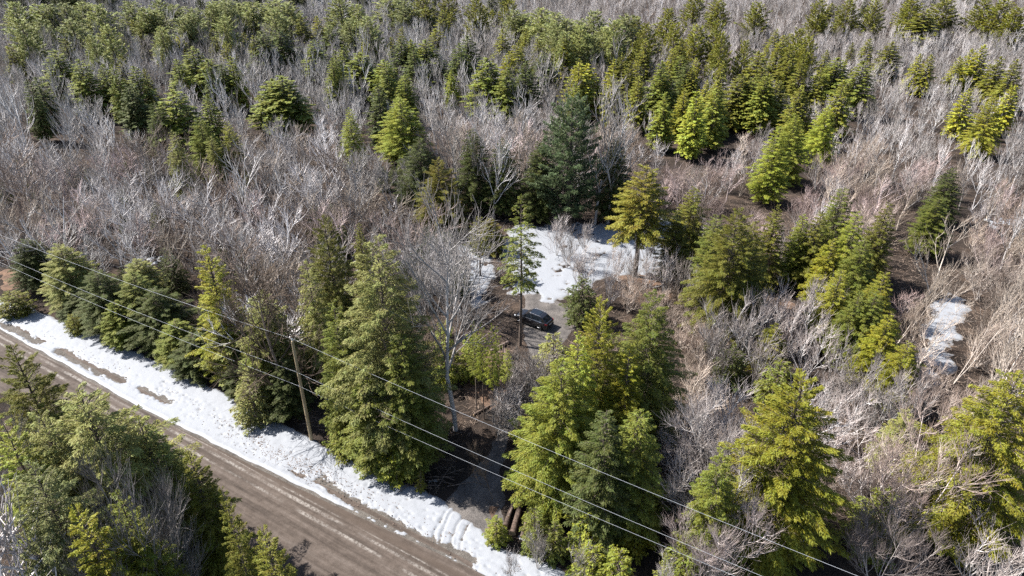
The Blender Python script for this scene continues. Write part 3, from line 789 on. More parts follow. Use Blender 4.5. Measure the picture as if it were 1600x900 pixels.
# -- conifers of the wood behind: (kind, tint) -> tops in the picture with crown width
FARS = {
 ('fir', 'green'): [(208, 103, 38), (275, 92, 34), (300, 73, 48), (270, 140, 68), (323, 147, 32), (310, 183, 42), (440, 118, 62), (563, 82, 58), (603, 98, 32), (535, 70, 32), (665, 62, 46), (760, 90, 54), (900, 130, 34), (632, 116, 32), (1310, 90, 50), (1350, 95, 42), (85, 78, 46), (122, 92, 40), (160, 100, 30), (490, 62, 34), (1035, 95, 34), (1180, 120, 40)],
 ('fir', 'bright'): [(360, 88, 30), (625, 152, 60), (1040, 145, 32), (1245, 178, 42), (1220, 195, 40), (1090, 142, 34), (1295, 165, 36), (705, 110, 20), (545, 168, 26), (1120, 138, 36)],
 ('fir', 'dark'): [(408, 48, 38), (435, 45, 42), (515, 40, 34), (730, 55, 40), (822, 95, 40), (850, 85, 46), (1075, 95, 36), (625, 60, 36), (200, 130, 40), (590, 130, 36), (240, 160, 36), (345, 100, 30), (55, 120, 30)],
 ('spruce', 'olive'): [(187, 85, 22), (353, 65, 28), (353, 190, 32), (395, 55, 26), (470, 25, 32), (645, 15, 30), (665, 10, 28), (690, 15, 26), (680, 45, 40), (785, 45, 30), (810, 65, 34), (960, 115, 30), (985, 95, 28), (1000, 118, 32), (1045, 110, 34), (1160, 115, 46), (1185, 80, 42), (1202, 115, 40), (1215, 125, 42), (1260, 150, 36), (1320, 125, 38), (1235, 70, 30), (1260, 72, 24), (1395, 65, 38), (1360, 60, 24), (1333, 66, 16), (1293, 78, 22), (1300, 5, 30), (1215, 45, 24), (1235, 95, 30), (1450, 15, 46), (1565, 88, 34), (1590, 92, 30), (380, 50, 26), (330, 45, 28), (290, 45, 30), (250, 40, 26), (220, 38, 24), (205, 30, 24), (565, 30, 26), (630, 40, 28), (1065, 60, 28), (1120, 65, 26), (100, 60, 30), (140, 55, 26), (35, 60, 28), (1285, 105, 30), (940, 60, 28), (905, 55, 26), (870, 70, 30), (840, 60, 26), (1010, 60, 28), (1130, 95, 26)],
 ('spruce', 'yellow'): [(640, 70, 28), (905, 98, 46), (280, 55, 26), (1225, 55, 24), (1455, 85, 24), (1438, 84, 22), (1515, 138, 32), (1555, 150, 36), (1587, 133, 30), (1540, 70, 34), (1520, 76, 26), (1500, 88, 22), (495, 25, 26), (570, 60, 26), (795, 80, 30), (960, 92, 26), (1070, 140, 32), (770, 15, 24), (745, 22, 30), (885, 60, 28), (1050, 75, 26), (1105, 125, 22), (1285, 20, 24)],
 ('pine', 'soft'): [(200, 3, 42), (240, 18, 44), (270, 8, 44), (300, 14, 40), (335, 3, 42), (390, 4, 46), (430, 0, 52), (450, 6, 44), (530, 0, 44), (557, 8, 38), (545, 30, 34), (612, -4, 52), (845, 14, 40), (820, 22, 44), (865, 20, 40), (930, 18, 44), (960, 32, 40), (980, 24, 54), (885, 30, 38), (905, 34, 38), (575, 26, 36), (225, 14, 38), (285, 28, 38), (350, 26, 36), (60, 8, 44), (100, 6, 40), (150, 8, 42), (20, 4, 40), (350, 0, 36), (30, 30, 40), (110, 30, 40), (165, 40, 36)],
 ('pine', 'olive'): [(745, -2, 36), (1010, 38, 34), (1045, 14, 34), (1090, 40, 38), (1125, 0, 34), (1185, 4, 34), (1055, 36, 30), (1165, 64, 30), (1250, 45, 34), (1330, 0, 30), (1370, 0, 28), (1480, 0, 40), (1540, 0, 36), (1570, 0, 38), (1592, 12, 36), (1285, 0, 28), (700, -4, 34), (795, 0, 34), (660, -8, 34), (1430, -5, 34)],
}
FW = {('fir', 'green'): 'green pointed fir rising out of the bare wood behind the clearing', ('fir', 'bright'): 'light green fir sunlit above the bare wood behind the clearing', ('fir', 'dark'): 'dark green fir in the bare wood behind the clearing',
      ('spruce', 'olive'): 'olive spruce standing in the bare wood behind the clearing', ('spruce', 'yellow'): 'yellowish spruce in the bare wood behind the clearing',
      ('pine', 'soft'): 'soft pale green pine in the far belt of pines', ('pine', 'olive'): 'olive pine at the far edge of the wood'}
for key in list(FARS):                                        # the wood is denser than the tops that can be read off one by one
    FARS[key] = FARS[key] + [(px + random.choice((-1, 1)) * random.uniform(12, 40), py + random.uniform(-14, 22), w * random.uniform(0.7, 1.0)) for px, py, w in FARS[key] if py < 128 and px < 1260 and random.random() < 0.6]
for (kind, tn), lst in FARS.items():
    for px, py, w in lst:
        H = {'fir': 11.5, 'spruce': 11.0, 'pine': 13.5}[kind] * random.uniform(0.9, 1.15)
        lb = ('broad ' if w >= 40 else 'narrow ' if w < 29 else '') + FW[(kind, tn)]
        H = min(H, 6.5 + w * 0.15) if w < 26 else H
        conif(kind, px, py, -H, w * 1.45, tn, lb, FW[(kind, tn)].split(' in ')[0].split(' rising')[0].split(' sunlit')[0].split(' standing')[0].split(' at ')[0] + 's of the wood behind', far=py < 150)

# -- bare trees one can point at
def bare(fam, px, py, base, label, name='bare_tree', group=None, lean=(0, 0), wide=1.0, tone=None):
    if base > 0:
        x, y = P(px, base); H = height_at(px, py, y)
    else:
        H = -base; x, y = P(px, py, H)
    v = random.choice(fam); s = H / v[2]
    put_tree(name, v[0], v[1], (x, y, 0), (s * wide, s * wide, s), (lean[0], lean[1], 0 if lean != (0, 0) else random.uniform(0, 6.28)), label, 'shrub' if 'shrub' in name else 'tree', group, None, tone)
    tree_xy.append((x, y, 1.2))
bare(BIGBARE, 712, 336, 672, 'tall pale grey hardwood forking beside the driveway', 'hardwood_tree', tone=(0.82, 0.82, 0.84))
bare(BIRCH, 816, 165, 318, 'slim whitish tree in front of dark firs beyond the clearing', 'birch_tree', wide=1.3, tone=(1.15, 1.15, 1.18))
bare(BARE, 950, 162, 348, 'tall forked grey tree next to the tall blue conifer', lean=(0, 0.05))
bare(BARE, 745, 165, 330, 'pale grey tree with fine straight trunk behind the golden spruce', wide=0.9)
bare(BARE, 720, 180, 335, 'grey slender tree before the dark firs beyond the clearing', wide=0.9)
bare(BARE, 770, 200, 345, 'small grey tree at the dark forest edge beyond the clearing', wide=0.8)
bare(BARE, 930, 175, 350, 'thin dark-stemmed tree leaning at the far clearing edge', lean=(0, 0.08))
bare(FAN, 1150, 590, 790, 'broad round grey bare tree between dense fir and golden spruce', 'round_bare_tree', wide=1.3, tone=(1.4, 1.4, 1.42))
bare(FAN, 1100, 640, 830, 'spreading grey bare tree under the upper wire', 'round_bare_tree')
bare(FAN, 1408, 655, 850, 'pinkish round-crowned bare tree beside the golden spruce', 'round_bare_tree', wide=1.0, tone=(1.25, 1.1, 1.04))
bare(FAN, 1385, 690, -7.5, 'rounded pale grey bare crown over brown ground between golden spruce and pinkish tree', 'round_bare_tree', wide=1.25, tone=(1.25, 1.2, 1.18))
bare(FAN, 1445, 735, -6.0, 'low rounded pinkish-grey bare crown before the huge bright fir', 'round_bare_tree', wide=1.3, tone=(1.2, 1.05, 1.0))
bare(FAN, 1085, 640, -7.5, 'rounded whitish bare crown against the dense dark fir', 'round_bare_tree', wide=1.2, tone=(1.3, 1.3, 1.32))
bare(BIRCH, 1345, 640, 830, 'pale birch leaning across the pinkish round tree', 'birch_tree', lean=(0, 0.33))
bare(BIRCH, 1360, 690, 835, 'thin birch stem leaning beside its paler neighbour', 'birch_tree', lean=(0, 0.40), wide=0.8)
bare(FAN, 275, 735, 1000, 'whitish grey bare tree with curved limbs by the near road edge', 'round_bare_tree', wide=0.62, tone=(1.15, 1.15, 1.17))
bare(FAN, 120, 660, 850, 'grey bare tree tangled in the feathery hemlock', 'round_bare_tree', wide=0.8)
bare(BUSH, 70, 838, 1120, 'pale whitish brush of upright stems on the near side of the road', 'shrub', wide=1.3, tone=(1.12, 1.12, 1.14))
bare(BUSH, 0, 855, 1130, 'grey brush beside the whitish stems on the near side of the road', 'shrub', wide=1.2)
bare(WIDE, 402, 205, -10.5, 'whitish grey spreading tree beside the draped pale fir', 'round_bare_tree', wide=1.1, tone=(1.12, 1.12, 1.14))
bare(WIDE, 560, 235, -10, 'grey spreading bare tree behind the dark olive spruce', 'round_bare_tree', wide=1.0)
bare(WIDE, 300, 285, -9, 'grey tangled tree with drooping limbs below the draped pale fir', 'round_bare_tree')
bare(WIDE, 190, 290, -9, 'grey tangled tree arching over the roadside firs', 'round_bare_tree')
bare(BROWN, 452, 420, 640, 'brown bare tree with drooping twigs behind the utility pole', 'brown_bare_tree', wide=1.1)
bare(BROWN, 640, 500, 690, 'grey-brown twiggy tree hanging over the driveway mouth', 'brown_bare_tree')
bare(BROWN, 1150, 690, 860, 'reddish twiggy tree beneath the round grey tree', 'brown_bare_tree', wide=0.8)
bare(FAN, 1100, 770, 930, 'low grey twiggy tree crossed by the lower wires', 'round_bare_tree', wide=0.9, tone=(0.72, 0.66, 0.64))
bare(FAN, 1360, 790, 930, 'low pale twiggy tree below the pinkish round tree', 'round_bare_tree', wide=0.9, tone=(0.72, 0.66, 0.64))
bare(BUSH, 1500, 845, 960, 'tan upright brush below the yellow firs', 'shrub', wide=1.2)
bare(BUSH, 1570, 850, 960, 'tan brush beside the huge bright fir', 'shrub', wide=1.3)
bare(BROWN, 770, 690, 780, 'thin crooked dead stem beside the tall grey hardwood', 'brown_bare_tree', lean=(0, -0.25), wide=0.4)
bare(BUSH, 850, 560, 660, 'pale dead brush at the bend of the driveway', 'shrub', wide=1.2)
bare(BUSH, 835, 540, 640, 'grey scrub in front of the parked car', 'shrub', wide=1.0)
for px, py, b in [(800, 600, 672), (788, 612, 668), (815, 590, 655), (778, 625, 680), (806, 575, 640), (830, 570, 645), (796, 560, 612)]:
    bare(BUSH, px, py, b, 'grey-brown leafless brush beside the driveway bend', 'shrub', 'leafless brush beside the driveway bend', wide=1.1)
for i, (px, py, b, ln) in enumerate([(1560, 430, 640, 0.28), (1590, 440, 650, 0.30), (1530, 440, 600, 0.25), (1600, 380, 600, 0.25), (1470, 450, 560, 0.3), (1440, 400, 540, 0.3), (1575, 360, 540, 0.2), (1610, 470, 640, 0.3), (1545, 560, 690, 0.3), (1480, 390, 520, 0.25)]):
    bare(BIRCH, px - 40, py, b, 'pale birch leaning over the narrow snow strip', 'birch_tree', 'leaning birches around the narrow snow strip', lean=(0, ln), wide=0.9)
for px, py, b in [(640, 385, 450), (690, 370, 470), (720, 360, 500), (670, 400, 480), (610, 420, 480), (655, 430, 520)]:
    bare(BUSH, px, py, b, 'grey scrub tree in the thinned strip before the clearing', 'scrub_tree', 'grey scrub before the clearing', wide=0.95)
for px, py, b in [(870, 335, 400), (885, 350, 420), (915, 345, 395), (905, 380, 470), (960, 380, 440), (985, 390, 460), (1010, 400, 470), (1035, 395, 465), (1060, 400, 470), (1085, 420, 490), (950, 410, 480), (1100, 450, 520), (1005, 350, 420)]:
    bare(BUSH, px, py, b, 'tan leafless shrub growing around the clearing snow', 'shrub', 'tan leafless shrubs around the clearing', wide=0.8)
for px, py, b in [(980, 440, 490), (1005, 445, 500), (1030, 440, 495), (1055, 445, 505), (1075, 455, 520), (1040, 470, 530), (1060, 490, 550), (1085, 500, 565), (1020, 455, 512), (1095, 470, 540), (1075, 530, 590), (990, 425, 475), (1045, 430, 480), (1110, 505, 560), (1090, 560, 615)]:
    bare(BUSH, px, py + random.uniform(0, 18), b, 'low tan brush on the leaf litter between clearing and dense dark fir', 'brush_shrub', 'low tan brush in front of the clearing', wide=1.1, tone=(0.95, 0.86, 0.76))
for px, py, b in [(1525, 400, 470), (1550, 410, 490), (1580, 400, 480), (1600, 430, 510), (1535, 455, 530), (1565, 470, 545), (1595, 480, 555), (1525, 500, 575), (1550, 520, 600), (1590, 530, 610), (1515, 380, 440), (1570, 370, 440), (1425, 560, 640), (1440, 580, 660), (1470, 620, 690), (1500, 600, 670), (1605, 350, 420)]:
    bare(BUSH, px, py, b, 'tan leafless alder beside the narrow snow strip', 'alder_shrub', 'tan alders beside the narrow snow strip', wide=1.0, tone=(0.98, 0.9, 0.82))
for px, py, b in [(1110, 480, 580), (1150, 470, 580), (1190, 450, 550), (1230, 460, 560), (1250, 500, 600), (1290, 540, 640), (1330, 560, 660), (1360, 590, 690), (1300, 600, 700), (1120, 530, 610), (1270, 430, 520), (1180, 520, 610), (1400, 580, 680)]:
    bare(BUSH, px, py, b, 'tan leafless alder in the thicket above the round grey tree', 'alder_shrub', 'tan alders above the round grey tree', wide=0.9)
for px, py, b in [(800, 860, 905), (840, 830, 890), (1230, 790, 870), (905, 850, 910), (940, 780, 850), (1040, 870, 930), (1090, 880, 940)]:
    bare(BUSH, px, py, b, 'thin leafless sapling sprouting beside the road', 'leafless_sapling', 'thin leafless saplings beside the road', wide=0.8)

# ------------------------------------------------------------------ the bare wood: nearest 300 one by one, the rest as one mass
def blocked(x, y):
    u, n = un(x, y)
    if -7.6 < n < 6.2: return True
    if n <= -7.6: return True
    A = np.array([[x]]), np.array([[y]])
    if line_dist(*A, DRIVE)[0, 0] < 4.6: return True
    if poly_dist(*A, CLEAR)[0, 0] > -0.5: return True
    if poly_dist(*A, SNOW_R)[0, 0] > -1.0: return True
    if n > 0 and y < 72 and -14 < x < 16: return True        # hand-placed grove by the driveway
    return False
cand = []
sr = np.random.default_rng(5)
cells = {}
for i in range(46):                                           # dark young firs in the undergrowth
    while True:
        y = sr.uniform(62, 118); x = sr.uniform(-0.8 * y, -6)
        if not blocked(x, y): break
    v = random.choice(NEAR['young']); hs_ = sr.uniform(3.0, 6.0) / v[2]
    put_tree('young_fir', v[0], v[1], (x, y, 0), (hs_ * 0.9, hs_ * 0.9, hs_), (0, 0, sr.uniform(0, 6.28)), 'dark young fir in the undergrowth of the grey leafless wood', 'tree', 'dark young firs under the leafless wood', TINT['dark'])
for _ in range(26000):
    y = math.sqrt(sr.uniform(30.0 ** 2, 385.0 ** 2)); x = sr.uniform(-1, 1) * (0.80 * y + 26)
    thicket = x > 0.10 * y + 8 and y > 80
    sp = (2.1 if y < 150 else 2.4) if thicket else (3.3 if y < 115 else 2.8)
    if y > 250: sp = 3.4
    ci, cj = int(x // 3.4), int(y // 3.4)
    if any((x - a) ** 2 + (y - b) ** 2 < sp * sp for di in (-1, 0, 1) for dj in (-1, 0, 1) for a, b in cells.get((ci + di, cj + dj), ())): continue
    if y < 130 and blocked(x, y): continue
    if any((x - a) ** 2 + (y - b) ** 2 < (c * 0.75) ** 2 for a, b, c in tree_xy if abs(y - b) < 5): continue
    if any(abs(x - a * y / b) < c and 0 < b - y < d for a, b, c, d in front_xy): continue
    cells.setdefault((ci, cj), []).append((x, y))
    Hh = sr.uniform(4.5, 7.5) if thicket else (sr.uniform(7.0, 10.5) if y < 110 else sr.uniform(5.5, 9.5))
    if y < 70 and x > 10: Hh = sr.uniform(3.5, 7)
    cand.append((x, y, Hh, thicket))
def in_view(c):
    x, y, H, _ = c
    # project the crown middle
    dz = H * 0.7 - CAM_H
    f = y * math.cos(PITCH) - dz * math.sin(PITCH)
    v = y * math.sin(PITCH) + dz * math.cos(PITCH)
    return f > 1 and abs(x / f) < 830 / FPX and abs(v / f) < 480 / FPX
cand.sort(key=lambda c: math.hypot(c[0], c[1]) if in_view(c) else 1e6 + c[1])
N_SINGLE = 300 - sum(1 for o in bpy.data.objects if o.name.startswith('bare_tree'))
near, rest = cand[:N_SINGLE], cand[N_SINGLE:]
MARKS = {'utility pole': (487, 688), 'tall pale fir by the pole': (586, 690), 'dark olive spruce behind the pole': (505, 540), 'draped pale fir': (268, 310), 'golden spruce behind the clearing': (683, 350), 'tall blue-green conifer': (897, 350),
         'golden tiered spruce at the clearing': (1010, 420), 'broad dark olive spruce': (1155, 510), 'yellow fir thicket': (1350, 480), 'narrow snow strip': (1470, 540), 'huge bright yellow-green fir': (1592, 860),
         'large golden spruce by the wires': (1258, 840), 'olive roadside spruce': (320, 560), 'dense dark fir by the driveway': (1024, 680), 'whitish spreading tree': (402, 360), 'rusty leaves by the road': (20, 430),
         'grey tangled tree over the roadside firs': (190, 410), 'thicket snow patch': (1580, 350), 'grey scrub before the clearing': (690, 430), 'parked car': (840, 500)}
MARKS = {k: P(*v) for k, v in MARKS.items()}
TONES = [('whitish grey', (1.3, 1.3, 1.32)), ('grey', (1.08, 1.08, 1.09)), ('tan', (1.0, 0.9, 0.78)), ('pinkish', (1.02, 0.88, 0.86)), ('dark brown', (0.62, 0.53, 0.47))]
for x, y, H, th in near:
    fam = BUSH if H < 5 else random.choice((BARE, WIDE, WIDE, ROUND) if x < 10 else (BARE, BARE, WIDE, BUSH))
    if not th and y > 70 and random.random() < 0.10: H *= 1.35; fam = WIDE if random.random() < 0.6 else BARE
    v = random.choice(fam); s_ = H / v[2]
    w = s_ * random.uniform(0.9, 1.2)
    tw, tone = random.choices(TONES, (0.24, 0.36, 0.14, 0.08, 0.18))[0] if x < 12 else random.choices(TONES, (0.1, 0.15, 0.4, 0.25, 0.1))[0]
    mk = min(MARKS, key=lambda k: math.hypot(MARKS[k][0] - x, MARKS[k][1] - y))
    size = 'tall' if H > 9.5 else ('low' if H < 6 else 'middling')
    shape = 'round-crowned' if fam is ROUND else 'spreading' if fam is WIDE else ('many-stemmed' if fam is BUSH else 'upright')
    put_tree('bare_tree', v[0], v[1], (x, y, 0), (w, w, s_), (random.uniform(-0.09, 0.09), random.uniform(-0.09, 0.12), random.uniform(0, 6.28)),
             '%s %s %s leafless tree near the %s' % (size, tw, shape, mk), 'tree', 'leafless trees of the wood around the clearing', None, tone)

def scatter_mass(name, pts, scl, rots, meshes, label, cat, color=None):
    src = bpy.data.collections.new(name + '_kinds')
    for i, me in enumerate(meshes):
        src.objects.link(bpy.data.objects.new('%s_kind_%d' % (name, i), me))
    me = bpy.data.meshes.new(name)
    me.vertices.add(len(pts)); me.vertices.foreach_set('co', np.asarray(pts, dtype=np.float32).ravel())
    a = me.attributes.new('tree_scale', 'FLOAT_VECTOR', 'POINT'); a.data.foreach_set('vector', np.asarray(scl, dtype=np.float32).ravel())
    a = me.attributes.new('tree_rot', 'FLOAT_VECTOR', 'POINT'); a.data.foreach_set('vector', np.asarray(rots, dtype=np.float32).ravel())
    a = me.attributes.new('tree_kind', 'INT', 'POINT'); a.data.foreach_set('value', np.asarray(np.arange(len(pts)) * 7 % len(meshes), dtype=np.int32))
    o = link(name, me)
    ng = bpy.data.node_groups.new(name, 'GeometryNodeTree')
    ng.interface.new_socket('Geometry', in_out='INPUT', socket_type='NodeSocketGeometry')
    ng.interface.new_socket('Geometry', in_out='OUTPUT', socket_type='NodeSocketGeometry')
    gi, go = ng.nodes.new('NodeGroupInput'), ng.nodes.new('NodeGroupOutput')
    ci = ng.nodes.new('GeometryNodeCollectionInfo'); ci.inputs['Collection'].default_value = src
    ci.inputs['Separate Children'].default_value = True; ci.inputs['Reset Children'].default_value = True
    ip = ng.nodes.new('GeometryNodeInstanceOnPoints'); ip.inputs['Pick Instance'].default_value = True
    def named(n, t):
        nd = ng.nodes.new('GeometryNodeInputNamedAttribute'); nd.data_type = t; nd.inputs['Name'].default_value = n
        return nd.outputs['Attribute']
    ng.links.new(gi.outputs[0], ip.inputs['Points']); ng.links.new(ci.outputs[0], ip.inputs['Instance'])
    ng.links.new(named('tree_kind', 'INT'), ip.inputs['Instance Index'])
    ng.links.new(named('tree_rot', 'FLOAT_VECTOR'), ip.inputs['Rotation'])
    ng.links.new(named('tree_scale', 'FLOAT_VECTOR'), ip.inputs['Scale'])
    ng.links.new(ip.outputs[0], go.inputs[0])
    md = o.modifiers.new('scatter', 'NODES'); md.node_group = ng
    if color: o.color = (*color, 1)
    return tag(o, label, cat, kind='stuff')
n = len(rest)
rest = [(c[0], c[1], c[2] * (1.4 if sr.uniform() < 0.10 and not c[3] else 1.0), c[3]) for c in rest]
sc = np.array([[c[2] / 11 * q, c[2] / 11 * q, c[2] / 11] for c, q in zip(rest, sr.uniform(0.9, 1.25, n))])
ro = np.stack([sr.uniform(-0.06, 0.06, n), sr.uniform(-0.06, 0.08, n), sr.uniform(0, 6.28, n)], 1)
scatter_mass('distant_bare_woods', [(c[0], c[1], 0) for c in rest], sc, ro, FARBARE, 'grey-pink mass of leafless trees stretching away behind the clearing', 'woods')
print('bare', len(near), n)

# far conifers beyond the last ones that can be told apart
fp = []
for i in range(900):
    y = sr.uniform(262, 420); x = sr.uniform(-0.8 * y - 20, 0.8 * y + 20)
    if fbm(np.array(x * 0.015), np.array(y * 0.03), 88) + 0.12 * (x < 0) > 0.56: fp.append((x, y, 0))
q = sr.uniform(0.7, 1.0, len(fp))
def joined(v):
    me = bpy.data.meshes.new('far_conifer')
    a, b = v[0], v[1]
    va = np.zeros(len(a.vertices) * 3, np.float32); a.vertices.foreach_get('co', va)
    vb = np.zeros(len(b.vertices) * 3, np.float32); b.vertices.foreach_get('co', vb)
    fa = np.zeros(len(a.polygons) * 3, np.int32); a.loops.foreach_get('vertex_index', fa)
    fb = np.zeros(len(b.polygons) * 3, np.int32); b.loops.foreach_get('vertex_index', fb)
    V = np.concatenate([va.reshape(-1, 3), vb.reshape(-1, 3)]); F = np.concatenate([fa.reshape(-1, 3), fb.reshape(-1, 3) + len(a.vertices)])
    return mesh_tris('far_conifer', V, F, [M_TRUNK, M_FOL], np.concatenate([np.zeros(len(a.polygons)), np.ones(len(b.polygons))]))
scatter_mass('distant_conifer_woods', fp, np.stack([q, q, q], 1), np.stack([q * 0, q * 0, sr.uniform(0, 6.28, len(fp))], 1), [joined(FAR['pine'][0]), joined(FAR['spruce'][1]), joined(FAR['fir'][0])],
             'far belt of green conifers closing the view behind the bare wood', 'woods', (0.11, 0.12, 0.045))

# ------------------------------------------------------------------ utility pole and wires
px0, py0 = P(487, 688)
POLE_H = height_at(457, 533, py0)
M_POLE = Mat('pole_wood', 0.85, 0.2)
tcp = M_POLE.n('ShaderNodeTexCoord')
mp = M_POLE.n('ShaderNodeMapping'); mp.inputs['Scale'].default_value = (9, 9, 0.5); M_POLE.l(tcp.outputs['Object'], mp.inputs[0])
M_POLE.color(M_POLE.ramp(M_POLE.noise(mp.outputs[0], 2.0, 4), [(0.3, (0.28, 0.21, 0.12)), (0.7, (0.46, 0.37, 0.24))]))
M_PORC = flat('porcelain', (0.62, 0.62, 0.6), 0.3, 0.5)
M_STEEL = flat('galvanised', (0.45, 0.46, 0.47), 0.45, 0.5, 0.8)
M_WIRE = flat('wire_alloy', (0.42, 0.44, 0.47), 0.5, 0.4)
pole = empty('utility_pole', (px0, py0, 0))
tag(pole, 'tan wooden utility pole standing at the edge of the roadside snow', 'pole')
zs = np.linspace(-0.3, POLE_H, 9)
pts = np.stack([zs * 0, zs * 0, zs], 1); rr = np.linspace(0.17, 0.115, 9)
G = Geo(); G.add(*frustums(pts[:-1], pts[1:], rr[:-1], rr[1:], 14)); G.add(*frustums([(0, 0, POLE_H)], [(0, 0, POLE_H + 0.03)], [0.115], [0.001], 14))
link('shaft', G.mesh('shaft', M_POLE.m), pole)
HB, HC = height_at(463, 578, py0), height_at(467, 600, py0)
def along(u): return np.array([RD[0] * u, RD[1] * u])
G = Geo(); G.add(*frustums([(0, 0, POLE_H + 0.02), (0, 0, POLE_H + 0.10), (0, 0, POLE_H + 0.16), (0, 0, POLE_H + 0.24)], [(0, 0, POLE_H + 0.10), (0, 0, POLE_H + 0.16), (0, 0, POLE_H + 0.24), (0, 0, POLE_H + 0.30)], [0.03, 0.09, 0.06, 0.08], [0.03, 0.06, 0.08, 0.03], 10))
link('insulator', G.mesh('insulator', M_PORC), pole)
for hz in (HB, HC):
    G = Geo(); G.add(*frustums([(-RN[0] * 0.1, -RN[1] * 0.1, hz)], [(-RN[0] * 0.24, -RN[1] * 0.24, hz)], [0.03], [0.03], 6))
    G.add(*frustums([(-RN[0] * 0.24, -RN[1] * 0.24, hz - 0.08)], [(-RN[0] * 0.24, -RN[1] * 0.24, hz + 0.08)], [0.045], [0.045], 8))
    link('bracket', G.mesh('bracket', M_STEEL), pole)

def wire(left_px, right_px, hz, off, label, rad):
    """hangs from the pole both ways, staying over the line of the road; slack fitted to where it crosses the picture's edges"""
    base = np.array([px0, py0]) - RN * off
    pts = []
    for (qx, qy), dirv, span in ((left_px, -RD, 60.0), (right_px, RD, 60.0)):
        dirv = np.array(dirv)
        if dirv[0] < 0: dirv = np.array([-0.872, 0.489])
        dirv = dirv / np.linalg.norm(dirv)
        rx, rf, rd = ray(qx, qy)
        # (base + dirv*s) x (rx, rf) = 0
        s = -(base[0] * rf - base[1] * rx) / (dirv[0] * rf - dirv[1] * rx)
        pt = base + dirv * s
        z = CAM_H + rd * pt[1] / rf
        k = (z - hz) / s if s > 0 else 0       # linear drop rate
        c = 0.0007
        run = []
        for i in range(0, 31):
            t = span * i / 30
            zz = hz + (z - hz) * (t / s) - c * t * (s - t)
            q = base + dirv * t
            run.append((q[0], q[1], zz))
        pts.append(run)
        print('wire', label[:12], round(s, 1), round(z, 2), round(hz, 2))
    line = pts[0][::-1] + pts[1][1:]
    L = np.array(line)
    G = Geo(); G.add(*frustums(L[:-1], L[1:], np.full(len(L) - 1, rad), np.full(len(L) - 1, rad), 6))
    tag(link('power_line', G.mesh('power_line', M_WIRE)), label, 'wire', 'wires strung along the road')
wire((0, 367), (1340, 900), POLE_H + 0.26, 0.0, 'topmost wire, tied to the insulator on the pole top', 0.008)
wire((0, 399), (1190, 900), HB, 0.28, 'middle wire of the three, fixed part way down the pole', 0.008)
wire((0, 410), (1148, 900), HC, 0.28, 'lowest of the three wires fixed to the pole', 0.0075)

